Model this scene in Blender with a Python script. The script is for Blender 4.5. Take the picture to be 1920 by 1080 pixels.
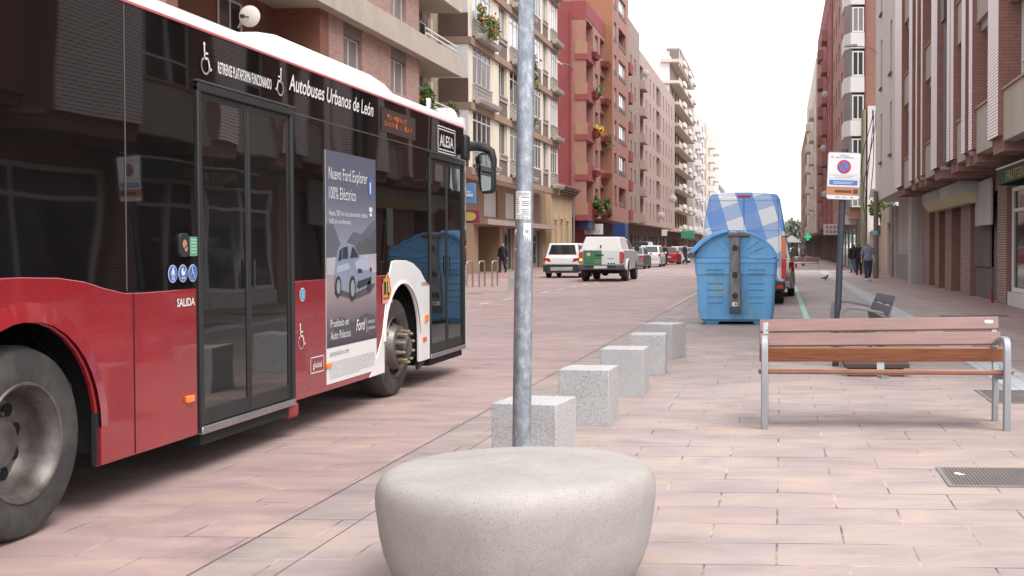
import bpy, bmesh, math, random
from mathutils import Vector, Matrix
R = math.radians
rnd = random.Random(7)
scene = bpy.context.scene
for o in list(bpy.data.objects): bpy.data.objects.remove(o)

# ------------------------------------------------------------------ camera
cam_data = bpy.data.cameras.new('camera'); cam = bpy.data.objects.new('camera', cam_data)
scene.collection.objects.link(cam); scene.camera = cam
cam_data.sensor_width = 36; cam_data.lens = 41.25
cam_data.shift_x = -0.2109; cam_data.shift_y = -0.0130
cam_data.clip_start = 0.1; cam_data.clip_end = 6000
cam.location = (0, 0, 1.43)
cam.rotation_euler = (R(90 - 1.302), 0, R(2.6))
scene.render.resolution_x = 1024; scene.render.resolution_y = 576

# ------------------------------------------------------------------ light
world = bpy.data.worlds.new('World'); scene.world = world; world.use_nodes = True
nt = world.node_tree; nt.nodes.clear()
SUN_EL, SUN_AZ = 60, 122
sky = nt.nodes.new('ShaderNodeTexSky'); sky.sky_type = 'NISHITA'; sky.sun_disc = False
sky.sun_elevation = R(SUN_EL); sky.sun_rotation = R(SUN_AZ); sky.air_density = 1.0; sky.dust_density = 4.0
bg1 = nt.nodes.new('ShaderNodeBackground'); bg1.inputs['Strength'].default_value = 0.05
bg2 = nt.nodes.new('ShaderNodeBackground'); bg2.inputs['Color'].default_value = (.985, 0.99, 1.0, 1); bg2.inputs['Strength'].default_value = 1.0
add = nt.nodes.new('ShaderNodeAddShader'); wo = nt.nodes.new('ShaderNodeOutputWorld')
nt.links.new(sky.outputs[0], bg1.inputs['Color'])
nt.links.new(bg1.outputs[0], add.inputs[0]); nt.links.new(bg2.outputs[0], add.inputs[1])
nt.links.new(add.outputs[0], wo.inputs['Surface'])
sd = bpy.data.lights.new('sun', 'SUN'); sun = bpy.data.objects.new('sun', sd); scene.collection.objects.link(sun)
sd.energy = 1.7; sd.angle = R(32); sd.color = (1.0, 0.97, 0.935)
_a = R(SUN_AZ); _d = Vector((math.sin(_a)*math.cos(R(SUN_EL)), math.cos(_a)*math.cos(R(SUN_EL)), math.sin(R(SUN_EL))))
sun.rotation_euler = _d.to_track_quat('Z', 'Y').to_euler(); sun.location = (0, 0, 60)
scene.view_settings.view_transform = 'Standard'; scene.view_settings.look = 'None'
scene.view_settings.exposure = 0.80; scene.view_settings.gamma = 1.0

# ------------------------------------------------------------------ helpers
COL = scene.collection
def empty(name, label, cat, loc=(0,0,0), rz=0, group=None, kind=None):
    o = bpy.data.objects.new(name, None); COL.objects.link(o); o.location = loc; o.rotation_euler = (0,0,rz)
    o.empty_display_size = .2
    tag(o, label, cat, group, kind); return o
def tag(o, label=None, cat=None, group=None, kind=None):
    if label: o['label'] = label
    if cat: o['category'] = cat
    if group: o['group'] = group
    if kind: o['kind'] = kind
    return o
def copy_tree(o, parent=None):
    c = o.copy(); COL.objects.link(c); c.parent = parent
    for ch in list(o.children): copy_tree(ch, c)
    return c
ORIGIN = Vector((0,0,0))
class MB:
    def __init__(s, off=None): s.v = []; s.f = []; s.m = []; s.off = Vector(off) if off is not None else ORIGIN; s.mi = 0
    def face(s, pts):
        n = len(s.v); s.v += [Vector(p) for p in pts]; s.f.append(list(range(n, n+len(pts)))); s.m.append(s.mi); return s
    def mesh(s, vs, fs):
        n = len(s.v); s.v += [Vector(p) for p in vs]
        for f in fs: s.f.append([i+n for i in f]); s.m.append(s.mi)
        return s
    def box(s, x0,x1,y0,y1,z0,z1):
        if x0>x1: x0,x1=x1,x0
        if y0>y1: y0,y1=y1,y0
        if z0>z1: z0,z1=z1,z0
        return s.mesh([(x0,y0,z0),(x1,y0,z0),(x1,y1,z0),(x0,y1,z0),(x0,y0,z1),(x1,y0,z1),(x1,y1,z1),(x0,y1,z1)],
          [(3,2,1,0),(4,5,6,7),(0,1,5,4),(1,2,6,5),(2,3,7,6),(3,0,4,7)])
    def hexa(s, lo, hi):   # two quads (lists of 4 points), bottom and top
        return s.mesh(list(lo)+list(hi), [(3,2,1,0),(4,5,6,7),(0,1,5,4),(1,2,6,5),(2,3,7,6),(3,0,4,7)])
    def prism(s, poly, axis, a, b):   # 2D polygon extruded along an axis; axis x:(y,z) y:(x,z) z:(x,y)
        def P(p, t):
            return {'x':(t,p[0],p[1]),'y':(p[0],t,p[1]),'z':(p[0],p[1],t)}[axis]
        n = len(poly); vs = [P(p,a) for p in poly]+[P(p,b) for p in poly]
        fs = [list(range(n))[::-1], list(range(n,2*n))]+[(i,(i+1)%n,n+(i+1)%n,n+i) for i in range(n)]
        return s.mesh(vs, fs)
    def tube(s, pts, r, n=10, cap=True):
        pts = [Vector(p) for p in pts]; rs = r if isinstance(r,(list,tuple)) else [r]*len(pts)
        rings = []; up = None
        for i,p in enumerate(pts):
            t = (pts[min(i+1,len(pts)-1)]-pts[max(i-1,0)]).normalized()
            if up is None: up = Vector((0,0,1)) if abs(t.z)<.9 else Vector((0,1,0))
            a = t.cross(up).normalized(); b = a.cross(t).normalized(); up = b
            rings.append([p + (a*math.cos(2*math.pi*k/n)+b*math.sin(2*math.pi*k/n))*rs[i] for k in range(n)])
        vs = [q for ring in rings for q in ring]
        fs = [(i*n+k, i*n+(k+1)%n, (i+1)*n+(k+1)%n, (i+1)*n+k) for i in range(len(pts)-1) for k in range(n)]
        if cap: fs += [list(range(n))[::-1], list(range((len(pts)-1)*n, len(pts)*n))]
        return s.mesh(vs, fs)
    def lathe(s, prof, c=(0,0,0), axis='z', n=32, cap=True):   # prof (r, h)
        vs = []
        for r,h in prof:
            for k in range(n):
                a = 2*math.pi*k/n; x,y = r*math.cos(a), r*math.sin(a)
                p = {'z':(x,y,h),'x':(h,x,y),'y':(y,h,x)}[axis]
                vs.append((c[0]+p[0],c[1]+p[1],c[2]+p[2]))
        m = len(prof)
        fs = [(i*n+k, i*n+(k+1)%n, (i+1)*n+(k+1)%n, (i+1)*n+k) for i in range(m-1) for k in range(n)]
        if cap: fs += [list(range(n))[::-1], list(range((m-1)*n, m*n))]
        return s.mesh(vs, fs)
    def ball(s, c, rx, ry, rz, n=12, m=8):
        prof = [(max(math.sin(math.pi*i/m),.001), -math.cos(math.pi*i/m)) for i in range(m+1)]
        vs=[]
        for r,h in prof:
            for k in range(n):
                a=2*math.pi*k/n; vs.append((c[0]+r*math.cos(a)*rx,c[1]+r*math.sin(a)*ry,c[2]+h*rz))
        fs=[(i*n+k,i*n+(k+1)%n,(i+1)*n+(k+1)%n,(i+1)*n+k) for i in range(m) for k in range(n)]
        return s.mesh(vs,fs)
    def build(s, name, mat, parent=None, smooth=None, bevel=0, seg=2, recalc=True, world=None):
        me = bpy.data.meshes.new(name)
        off = s.off
        me.from_pydata([v-off for v in s.v], [], s.f)
        mats = mat if isinstance(mat,(list,tuple)) else [mat]
        for m in mats: me.materials.append(m)
        if len(mats)>1: me.polygons.foreach_set('material_index', s.m)
        if recalc:
            bm = bmesh.new(); bm.from_mesh(me); bmesh.ops.remove_doubles(bm, verts=bm.verts, dist=.0004)
            bmesh.ops.recalc_face_normals(bm, faces=bm.faces); bm.to_mesh(me); bm.free()
        if smooth is not None:
            me.polygons.foreach_set('use_smooth',[True]*len(me.polygons)); me.set_sharp_from_angle(angle=R(smooth))
        me.update()
        o = bpy.data.objects.new(name, me); COL.objects.link(o)
        if parent is not None: o.parent = parent
        if bevel:
            b = o.modifiers.new('bevel','BEVEL'); b.width = bevel; b.segments = seg; b.limit_method='ANGLE'; b.angle_limit=R(40)
            b.harden_normals = False
            me.polygons.foreach_set('use_smooth',[True]*len(me.polygons)); me.set_sharp_from_angle(angle=R(50))
        return o

# plane mapping for flat lettering and stickers
class Plane:
    def __init__(s, o, u, v): s.o=Vector(o); s.u=Vector(u); s.v=Vector(v); s.n=s.u.cross(s.v)
    def pt(s, a, b, d=0): return s.o+s.u*a+s.v*b+s.n*d
def flat(name, polys, pl, mat, parent, d=.003, off=None):
    if name in ('poster_car_trim','poster_car_rim','poster_badge','poster_car_glass') and len(polys)>1:
        return [flat(name,[q],pl,mat,parent,d,off) for q in polys][-1]
    mb = MB(off)
    for p in polys: mb.face([pl.pt(a,b,d) for a,b in p])
    return mb.build(name, mat, parent, recalc=False)
def stroke(pts, w):
    out = []
    for (x0,y0),(x1,y1) in zip(pts[:-1],pts[1:]):
        L = math.hypot(x1-x0,y1-y0) or 1e-6; nx,ny = -(y1-y0)/L*w/2,(x1-x0)/L*w/2
        ex,ey=(x1-x0)/L*w*.3,(y1-y0)/L*w*.3
        out.append([(x0+nx-ex,y0+ny-ey),(x0-nx-ex,y0-ny-ey),(x1-nx+ex,y1-ny+ey),(x1+nx+ex,y1+ny+ey)])
    return out
def disc(cx, cy, r, n=20, ry=None): ry = ry or r; return [(cx+r*math.cos(2*math.pi*k/n), cy+ry*math.sin(2*math.pi*k/n)) for k in range(n)]
def arc(cx, cy, r, a0, a1, n=14): return [(cx+r*math.cos(R(a0+(a1-a0)*k/n)), cy+r*math.sin(R(a0+(a1-a0)*k/n))) for k in range(n+1)]
def rect(a,b,c,d): return [(a,c),(b,c),(b,d),(a,d)]
def rrect(a,b,c,d,r,n=4):
    out=[]
    for cx,cy,s0 in ((b-r,d-r,0),(a+r,d-r,90),(a+r,c+r,180),(b-r,c+r,270)): out += arc(cx,cy,r,s0,s0+90,n)
    return out
def text(name, s, mat, parent, pl, u, v, h, w=None, d=.004, bold=0, shear=0, align='L', off=None):
    cu = bpy.data.curves.new(name, 'FONT'); cu.body = s; cu.size = 1; cu.offset = bold; cu.shear = shear; cu.resolution_u = 3
    to = bpy.data.objects.new(name, cu); COL.objects.link(to)
    dg = bpy.context.evaluated_depsgraph_get(); me0 = bpy.data.meshes.new_from_object(to.evaluated_get(dg))
    bpy.data.objects.remove(to); bpy.data.curves.remove(cu)
    if not me0.vertices: return None
    xs=[p.co.x for p in me0.vertices]; x0,x1=min(xs),max(xs)
    cap=.729; sc=h/cap; sx = sc if w is None else w/(x1-x0)
    W=(x1-x0)*sx; du={'L':0,'C':-W/2,'R':-W}[align]
    o = Vector(off) if off is not None else ORIGIN
    for p in me0.vertices: p.co = pl.pt(u+du+(p.co.x-x0)*sx, v+p.co.y*sc, d)-o
    me0.name=name; me0.materials.clear(); me0.materials.append(mat)
    ob = bpy.data.objects.new(name, me0); COL.objects.link(ob)
    if parent is not None: ob.parent=parent
    return ob

# ------------------------------------------------------------------ materials
class Mat:
    def __init__(s, name):
        s.m = bpy.data.materials.new(name); s.m.use_nodes = True; s.nt = s.m.node_tree
        s.b = s.nt.nodes['Principled BSDF']
    def n(s, t, **k):
        nd = s.nt.nodes.new(t)
        for a,b in k.items(): setattr(nd,a,b)
        return nd
    def l(s, a, b): s.nt.links.new(a,b)
    def math(s, op, a, b=None):
        nd = s.n('ShaderNodeMath', operation=op)
        for i,x in enumerate((a,b)):
            if x is None: continue
            if isinstance(x,(int,float)): nd.inputs[i].default_value = x
            else: s.l(x, nd.inputs[i])
        return nd.outputs[0]
    def mix(s, fac, a, b, blend='MIX'):
        nd = s.n('ShaderNodeMix', data_type='RGBA', blend_type=blend)
        for key,x in (('Factor',fac),('A',a),('B',b)):
            i = [q for q in nd.inputs if q.name==key and (q.type=='RGBA' if key!='Factor' else q.type=='VALUE')][0]
            if isinstance(x,(int,float)): i.default_value = x
            elif isinstance(x,tuple): i.default_value = (*x[:3],1)
            else: s.l(x,i)
        return [q for q in nd.outputs if q.type=='RGBA'][0]
    def ramp(s, x, stops):
        nd = s.n('ShaderNodeValToRGB'); s.l(x, nd.inputs[0]); e = nd.color_ramp.elements
        while len(e)<len(stops): e.new(.5)
        for el,(p,c) in zip(e,stops): el.position=p; el.color=(c,c,c,1) if isinstance(c,(int,float)) else (*c,1)
        return nd.outputs[0]
    def noise(s, vec, scale, detail=3, rough=.5, dist=0):
        nd = s.n('ShaderNodeTexNoise'); nd.inputs['Scale'].default_value=scale; nd.inputs['Detail'].default_value=detail
        nd.inputs['Roughness'].default_value=rough; nd.inputs['Distortion'].default_value=dist
        if vec is not None: s.l(vec, nd.inputs['Vector'])
        return nd.outputs[0]
    def pos(s): return s.n('ShaderNodeNewGeometry').outputs['Position']
    def obj(s): return s.n('ShaderNodeTexCoord').outputs['Object']
    def mapping(s, vec, scale=(1,1,1), loc=(0,0,0), rot=(0,0,0)):
        nd = s.n('ShaderNodeMapping'); s.l(vec, nd.inputs[0]); nd.inputs['Scale'].default_value=scale; nd.inputs['Location'].default_value=loc; nd.inputs['Rotation'].default_value=rot
        return nd.outputs[0]
    def bump(s, h, strength=.3, dist=.01):
        nd = s.n('ShaderNodeBump'); nd.inputs['Strength'].default_value=strength; nd.inputs['Distance'].default_value=dist
        s.l(h, nd.inputs['Height']); s.l(nd.outputs[0], s.b.inputs['Normal']); return nd
    def set(s, col=None, rough=None, metal=None, spec=None, coat=None, emit=None, es=1):
        if col is not None:
            if isinstance(col,tuple): s.b.inputs['Base Color'].default_value=(*col[:3],1)
            else: s.l(col, s.b.inputs['Base Color'])
        if rough is not None:
            if isinstance(rough,(int,float)): s.b.inputs['Roughness'].default_value=rough
            else: s.l(rough, s.b.inputs['Roughness'])
        if metal is not None: s.b.inputs['Metallic'].default_value=metal
        if spec is not None: s.b.inputs['Specular IOR Level'].default_value=spec
        if coat is not None: s.b.inputs['Coat Weight'].default_value=coat; s.b.inputs['Coat Roughness'].default_value=.04
        if emit is not None: s.b.inputs['Emission Color'].default_value=(*emit,1); s.b.inputs['Emission Strength'].default_value=es
        return s
_mc = {}
def plain(name, col, rough=.6, metal=0, var=.12, scale=3, coat=None, spec=None, emit=None, es=1):
    if name in _mc: return _mc[name]
    M = Mat(name); v = M.obj(); nz = M.noise(v, scale, 4, .6)
    f = M.ramp(nz, [(.3,1-var),(.7,1+var)])
    c = M.mix(1.0, tuple(col), f, 'MULTIPLY')
    M.set(c, rough, metal, spec=spec, coat=coat, emit=emit, es=es)
    _mc[name]=M.m; return M.m
def wallvec(M):   # u runs along the wall, v is height
    p = M.pos(); sp = M.n('ShaderNodeSeparateXYZ'); M.l(p, sp.inputs[0])
    cb = M.n('ShaderNodeCombineXYZ'); M.l(M.math('ADD', sp.outputs[0], sp.outputs[1]), cb.inputs[0]); M.l(sp.outputs[2], cb.inputs[1]); return cb.outputs[0]
def brickmat(name, c1, c2, mortar, bw=.25, bh=.07, ms=.008, stain=.2, rough=.85, bump=.4):
    M = Mat(name); uv = wallvec(M)
    b = M.n('ShaderNodeTexBrick'); M.l(uv, b.inputs['Vector'])
    for k,v in (('Scale',1),('Mortar Size',ms),('Mortar Smooth',.2),('Brick Width',bw),('Row Height',bh),('Bias',0)): b.inputs[k].default_value=v
    b.inputs['Color1'].default_value=(*c1,1); b.inputs['Color2'].default_value=(*c2,1); b.inputs['Mortar'].default_value=(*mortar,1)
    st = M.ramp(M.noise(M.mapping(M.pos(),(1,1,.35)), 1.1, 5, .65), [(.25,1-stain),(.75,1+stain*.6)])
    M.set(M.mix(1.0, b.outputs['Color'], st, 'MULTIPLY'), rough)
    M.bump(M.math('MULTIPLY', b.outputs['Fac'], -1), bump, .01)
    return M.m
def plaster(name, col, stain=.15, rough=.85, panels=None, pcol=None):
    M = Mat(name); p = M.pos()
    st = M.ramp(M.noise(M.mapping(p,(1,1,.22)), .9, 5, .65), [(.2,1-stain),(.7,1+stain*.4)])
    fine = M.ramp(M.noise(p, 40, 2, .5), [(.2,.94),(.8,1.04)])
    c = M.mix(1.0, M.mix(1.0, tuple(col), st, 'MULTIPLY'), fine, 'MULTIPLY')
    if panels:
        uv = wallvec(M); b = M.n('ShaderNodeTexBrick'); M.l(uv, b.inputs['Vector']); b.offset=0
        for k,v in (('Scale',1),('Mortar Size',.012),('Brick Width',panels[0]),('Row Height',panels[1])): b.inputs[k].default_value=v
        c = M.mix(M.math('MULTIPLY', b.outputs['Fac'], .55), c, tuple(pcol or (.1,.09,.08)))
    M.set(c, rough); return M.m
def granite(name, base, dark, light, scale=160, rough=.7):
    M = Mat(name); p = M.obj()
    n1 = M.noise(p, scale, 2, .6); n2 = M.noise(M.mapping(p,(1,1,1),(5,3,1)), scale*1.7, 2, .6)
    c = M.mix(M.ramp(n1,[(.40,1),(.47,0)]), tuple(base), tuple(dark)); c = M.mix(M.ramp(n2,[(.56,0),(.64,1)]), c, tuple(light))
    big = M.ramp(M.noise(p, 2.5, 4, .6), [(.3,.9),(.7,1.06)])
    # grime with its own shape near the foot
    M.set(M.mix(1.0, c, big, 'MULTIPLY'), rough); M.bump(n1, .15, .003); return M.m
def glassmat(name, col, rough=.04, wave=0, wscale=1.2, spec=.6, stretch=(1,1,1)):
    M = Mat(name); M.set(tuple(col), rough, spec=spec)
    if wave: M.bump(M.noise(M.mapping(M.pos(),stretch), wscale, 1, .4, .3), wave, .05)
    return M.m
# ------------------------------------------------------------------ setting: ground, road, pavement
def paving(name, c1, c2, streak, joint=.9, red=0):
    M = Mat(name); p = M.pos()
    wob = M.noise(p, .8, 1)
    b = M.n('ShaderNodeTexBrick'); M.l(M.mapping(p,(1,1,1),(.02,-.18,0)), b.inputs['Vector']); b.offset=.5
    for k,v in (('Scale',1),('Mortar Size',.0065),('Mortar Smooth',.25),('Brick Width',.65),('Row Height',.39),('Bias',-.1)): b.inputs[k].default_value=v
    b.inputs['Color1'].default_value=(*c1,1); b.inputs['Color2'].default_value=(*c2,1); b.inputs['Mortar'].default_value=(.5,.4,.4,1)
    # a second, random tone for each slab
    b2 = M.n('ShaderNodeTexBrick'); M.l(M.mapping(p,(1,1,1),(.02,-.18,0)), b2.inputs['Vector']); b2.offset=.5
    for k,v in (('Scale',1),('Mortar Size',0),('Brick Width',.65),('Row Height',.39),('Bias',0)): b2.inputs[k].default_value=v
    b2.inputs['Color1'].default_value=(.88,.87,.89,1); b2.inputs['Color2'].default_value=(1.06,1.06,1.04,1)
    st = M.ramp(M.noise(M.mapping(p,(1.0,2.3,1)), 1.5, 4, .58, .6), [(.30,tuple(x*.82 for x in streak)),(.5,streak),(.70,(1.17,1.10,.97))])
    big = M.ramp(M.noise(p, .22, 4, .6), [(.3,(.82,.79,.79)),(.7,(1.08,1.07,1.05))])
    fine = M.ramp(M.noise(p, 70, 3, .6), [(.25,.93),(.75,1.05)])
    spots = M.ramp(M.noise(M.mapping(p,(1,1,1),(9,4,0)), 5.5, 3, .6), [(.70,1.0),(.76,.80)])
    c = M.mix(1.0, b.outputs['Color'], b2.outputs['Color'], 'MULTIPLY')
    vo = M.n('ShaderNodeTexVoronoi'); vo.inputs['Scale'].default_value=1.6; M.l(p, vo.inputs['Vector'])
    dd = M.math('ADD', vo.outputs['Distance'], M.math('MULTIPLY', M.noise(p,30,2,.6), .03))
    sel = M.n('ShaderNodeSeparateColor'); M.l(vo.outputs['Color'], sel.inputs[0])
    gum = M.math('MULTIPLY', M.math('LESS_THAN', dd, .042), M.math('GREATER_THAN', sel.outputs[0], .55))
    vs = M.n('ShaderNodeTexVoronoi'); vs.inputs['Scale'].default_value=5.0; M.l(p, vs.inputs['Vector'])
    se2 = M.n('ShaderNodeSeparateColor'); M.l(vs.outputs['Color'], se2.inputs[0])
    dot = M.math('MULTIPLY', M.math('LESS_THAN', vs.outputs['Distance'], .055), M.math('GREATER_THAN', se2.outputs[1], .86))
    c = M.mix(M.math('MULTIPLY', gum, .38), c, (.12,.10,.10)); c = M.mix(M.math('MULTIPLY', dot, .55), c, (.08,.06,.055))
    dirt = M.ramp(M.noise(M.mapping(p,(1,.6,1),(13,5,0)), .9, 6, .7), [(.58,0),(.70,1)])
    c = M.mix(M.math('MULTIPLY', dirt, .42), c, (.17,.14,.135))
    for x in (st,big,fine,spots): c = M.mix(1.0, c, x, 'MULTIPLY')
    jn = M.ramp(M.noise(M.mapping(p,(1,2.5,1),(3,8,0)), 1.1, 3, .7), [(.38,.12),(.62,1.0)])
    jf = M.math('MULTIPLY', M.math('MULTIPLY', b.outputs['Fac'], jn), joint)
    c = M.mix(jf, c, (.055,.045,.045))
    M.set(c, M.ramp(M.noise(p,1.5,4,.6),[(.3,.55),(.7,.8)]), spec=.35)
    h = M.math('ADD', M.math('MULTIPLY', b.outputs['Fac'], -1), M.math('MULTIPLY', M.noise(p,60,3,.6), .12))
    M.bump(h, .35, .006); return M.m
PAVE = paving('pink_slab_paving', (.36,.295,.28), (.315,.26,.248), (.97,.97,.97))
PAVE2 = paving('red_slab_paving', (.34,.245,.23), (.30,.215,.203), (.97,.93,.93), .85)
ROADM = paving('road_slab_paving', (.375,.29,.28), (.33,.258,.25), (.97,.93,.93), .8)
BAND = paving('grey_slab_band', (.345,.288,.273), (.295,.252,.24), (.93,.93,.93), .9)
def sheet(name, x0,x1,y0,y1,z, mat):
    o = MB().face([(x0,y0,z),(x1,y0,z),(x1,y1,z),(x0,y1,z)]).build(name, mat, recalc=False); o['kind']='structure'; return o
sheet('ground', -2500,2500,-1500,3500,0, plain('dusty_ground',(.30,.26,.24),.9,var=.2,scale=.02))
sheet('road', -13.2,-2.588,-14,420,.004, ROADM)
sheet('kerb_band', -2.572,-2.205,-14,420,.004, BAND)
sheet('kerb_joint', -2.60,-2.19,-14,420,.002, plain('kerb_joint_dark',(.10,.08,.075),.9,var=.4,scale=4))
sheet('pavement', -2.197,3.9,-14,420,.004, PAVE)
sheet('pavement_edge', 3.9,6.3,-14,420,.004, PAVE2)
sheet('far_pavement', -17.3,-13.2,-14,420,.004, PAVE2)
# worn tactile strip
M = Mat('tactile_grey_strip'); p=M.pos()
b=M.n('ShaderNodeTexBrick'); M.l(p,b.inputs['Vector']); b.offset=0
for k,v in (('Scale',1),('Mortar Size',.006),('Brick Width',.2),('Row Height',.2)): b.inputs[k].default_value=v
b.inputs['Color1'].default_value=(.44,.45,.45,1); b.inputs['Color2'].default_value=(.37,.385,.39,1); b.inputs['Mortar'].default_value=(.2,.2,.2,1)
M.set(M.mix(1.0,b.outputs['Color'],M.ramp(M.noise(p,2,4,.6),[(.3,.85),(.7,1.08)]),'MULTIPLY'),.8)
sheet('tactile_strip', 2.3,2.75,10.0,72,.008, M.m)
# painted markings, worn through by noise
def paint(name, col, under):
    M = Mat(name); p=M.pos()
    f = M.ramp(M.noise(p, 9, 5, .7), [(.36,0),(.52,1)])
    M.set(M.mix(f, tuple(under), tuple(col)), .7); return M.m
WP = paint('worn_white_paint', (.56,.53,.52), (.38,.29,.28)); GP = paint('worn_green_paint', (.30,.56,.45), (.42,.42,.36))
mb = MB(); y=24.0
while y<150:
    mb.face([(-7.68,y,.009),(-7.54,y,.009),(-7.54,y+1.1,.009),(-7.68,y+1.1,.009)]); y+=2.6
for yy in (33.2,39.0):
    mb.face([(-11.4,yy,.0095),(-7.74,yy,.0095),(-7.74,yy+.12,.0095),(-11.4,yy+.12,.0095)])
tag(mb.build('lane_marking', WP, recalc=False), kind='structure')
tag(MB().face([(.46,22.6,.009),(.58,22.6,.009),(.56,44,.009),(.44,44,.009)]).face([(-1.9,22.45,.0095),(.58,22.45,.0095),(.58,22.57,.0095),(-1.9,22.57,.0095)]).build('bay_marking', [GP], recalc=False), kind='structure')
WPF=paint('faint_white_paint',(.44,.385,.375),(.38,.29,.28))
tag(MB().face([(-2.69,27.0,.009),(-2.62,27.0,.009),(-2.62,40,.009),(-2.69,40,.009)]).build('bay_edge_line', WPF, recalc=False), kind='structure')
tag(MB().face([(-1.9,24.3,.0097),(.4,24.3,.0097),(.4,24.44,.0097),(-1.9,24.44,.0097)]).build('bay_line', paint('worn_cream_paint',(.60,.50,.42),(.45,.36,.33)), recalc=False), kind='structure')
# ------------------------------------------------------------------ the city bus (side facing the camera at x = -3.65)
BX = -3.65
RED = Mat('bus_red_paint'); v=RED.pos()
RED.set(RED.mix(1.0,(.235,.010,.016),RED.ramp(RED.noise(v,1.2,4,.6),[(.3,.86),(.7,1.1)]),'MULTIPLY'), RED.ramp(RED.noise(v,3,4,.6),[(.3,.22),(.7,.36)]), coat=.8)
RED.bump(RED.noise(RED.mapping(v,(1,1,1.6)),1.6,1,.4), .35, .03); RED=RED.m
BWHITE = plain('bus_white_paint',(.72,.70,.68),.3,var=.05,coat=.5)
BGLASS = glassmat('bus_black_glass',(.006,.005,.005),.025,.16,.9,.45,(1,1,.6))
BDOOR = glassmat('bus_door_glass',(.010,.010,.010),.02,.08,1.3,1.1)
BRUB = plain('black_rubber',(.018,.018,.019),.55,var=.2)
BMETAL = plain('brushed_bus_trim',(.45,.45,.46),.35,1,.1)
BDARK = plain('bus_underside_dark',(.012,.012,.012),.9,var=.3)
TYRE = Mat('tyre_rubber'); v=TYRE.obj()
TYRE.set(TYRE.mix(TYRE.ramp(TYRE.noise(v,3.5,5,.65),[(.45,0),(.75,.55)]),(.028,.027,.027),(.12,.105,.095)),.75); TYRE=TYRE.m
RIM = Mat('dusty_steel_rim'); v=RIM.obj()
RIM.set(RIM.mix(RIM.ramp(RIM.noise(v,6,5,.7),[(.35,0),(.7,1)]),(.17,.158,.15),(.075,.06,.052)),.42,.55); RIM=RIM.m
HOLE = plain('dark_void',(.004,.004,.004),.95,var=0)
AMBER = plain('amber_lens',(.75,.20,.02),.2,var=.05,coat=.5)
REDL = plain('red_lens',(.45,.015,.012),.2,var=.05,coat=.6)
WHITEV = plain('white_vinyl',(.64,.63,.62),.5,var=.02)
bus = empty('city_bus','red, white and black city bus driving along the left of the road','bus',(BX-1.25, 8.1, 0))
BO = (BX-1.25, 8.1, 0)
def bp(poly, name, mat, d0=0, d1=.03, bevel=0, smooth=None):
    return MB(BO).prism(poly,'x',BX+d0-d1,BX+d0).build(name, mat, bus, bevel=bevel)
Y0b, Y1b = 2.25, 13.75
def archpts(c, r, top, z0, n=16, rev=False):
    pts = [(c-r, z0)]
    zc = top-r
    pts += [(c+r*math.cos(R(180-180*k/n)), zc+r*math.sin(R(180-180*k/n))) for k in range(n+1)]
    pts.append((c+r, z0)); return pts
WR, WF, RW = 5.62, 11.28, .478
z0=.26
# red flank behind the rear door, with rear arch and raised belt
belt = [(7.30,1.18),(6.7,1.175),(6.50,1.18),(6.30,1.215),(6.12,1.255),(5.9,1.28),(5.6,1.29),(5.0,1.285),(4.7,1.25),(4.5,1.18),(Y0b,1.18)]
bp([(Y0b,z0)]+archpts(WR,.60,1.07,z0)+[(7.30,z0)]+belt, 'rear_side_panel', RED, bevel=.006)
# swage over the rear arch
def band(c, rin, rout, zc, a0, a1, x0, x1, n=18):
    mb = MB(BO)
    pin=[(c+rin*math.cos(R(a0+(a1-a0)*k/n)), zc+rin*math.sin(R(a0+(a1-a0)*k/n))) for k in range(n+1)]
    pou=[(c+rout*math.cos(R(a0+(a1-a0)*k/n)), zc+rout*math.sin(R(a0+(a1-a0)*k/n))) for k in range(n+1)]
    return pin,pou
pin,pou = band(WR,.605,.70,.47,0,180,0,0)
mb=MB(BO)
for k in range(len(pin)-1):
    mb.face([(BX+.002,*pou[k]),(BX+.002,*pou[k+1]),(BX+.022,*pin[k+1]),(BX+.022,*pin[k])])
mb.box(BX-.002,BX+.02,WR+.60,WR+.69,.27,.47).build('arch_flare', RED, bus, smooth=60)
MB(BO).box(BX-.02,BX+.004,6.20,6.235,.27,.55).build('mud_guard', BRUB, bus)
# red flank between door and front arch, diagonal end
bp([(8.77,z0+.02),(10.36,z0+.02),(10.46,.34),(10.70,.62),(10.80,.92),(10.90,1.18),(8.77,1.18)],'middle_side_panel',RED, bevel=.004)
MB(BO).box(BX-.01,BX+.0035,6.582,6.588,.27,1.175).build('panel_seam', HOLE, bus)
MB(BO).box(BX-.01,BX+.0035,8.7705,8.777,.27,1.175).build('panel_seam', HOLE, bus)
# white front panel round the arch
aw = archpts(WF,.52,1.09,z0+.02)
bp([(10.362,z0+.02)]+aw+[(12.15,z0+.02),(12.15,1.05),(12.06,1.07),(11.96,1.13),(11.84,1.205),(11.62,1.28),(11.4,1.31),(11.1,1.315),(10.98,1.305),(10.905,1.18),(10.805,.92),(10.705,.62),(10.465,.34)],'front_side_panel',BWHITE,d0=.004,bevel=.006)
pin,pou = band(WF,.522,.56,.57,0,180,0,0)
mb=MB(BO)
for k in range(len(pin)-1): mb.face([(BX+.006,*pou[k]),(BX+.006,*pou[k+1]),(BX+.018,*pin[k+1]),(BX+.018,*pin[k])])
mb.build('arch_lip', BWHITE, bus, smooth=60)
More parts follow.
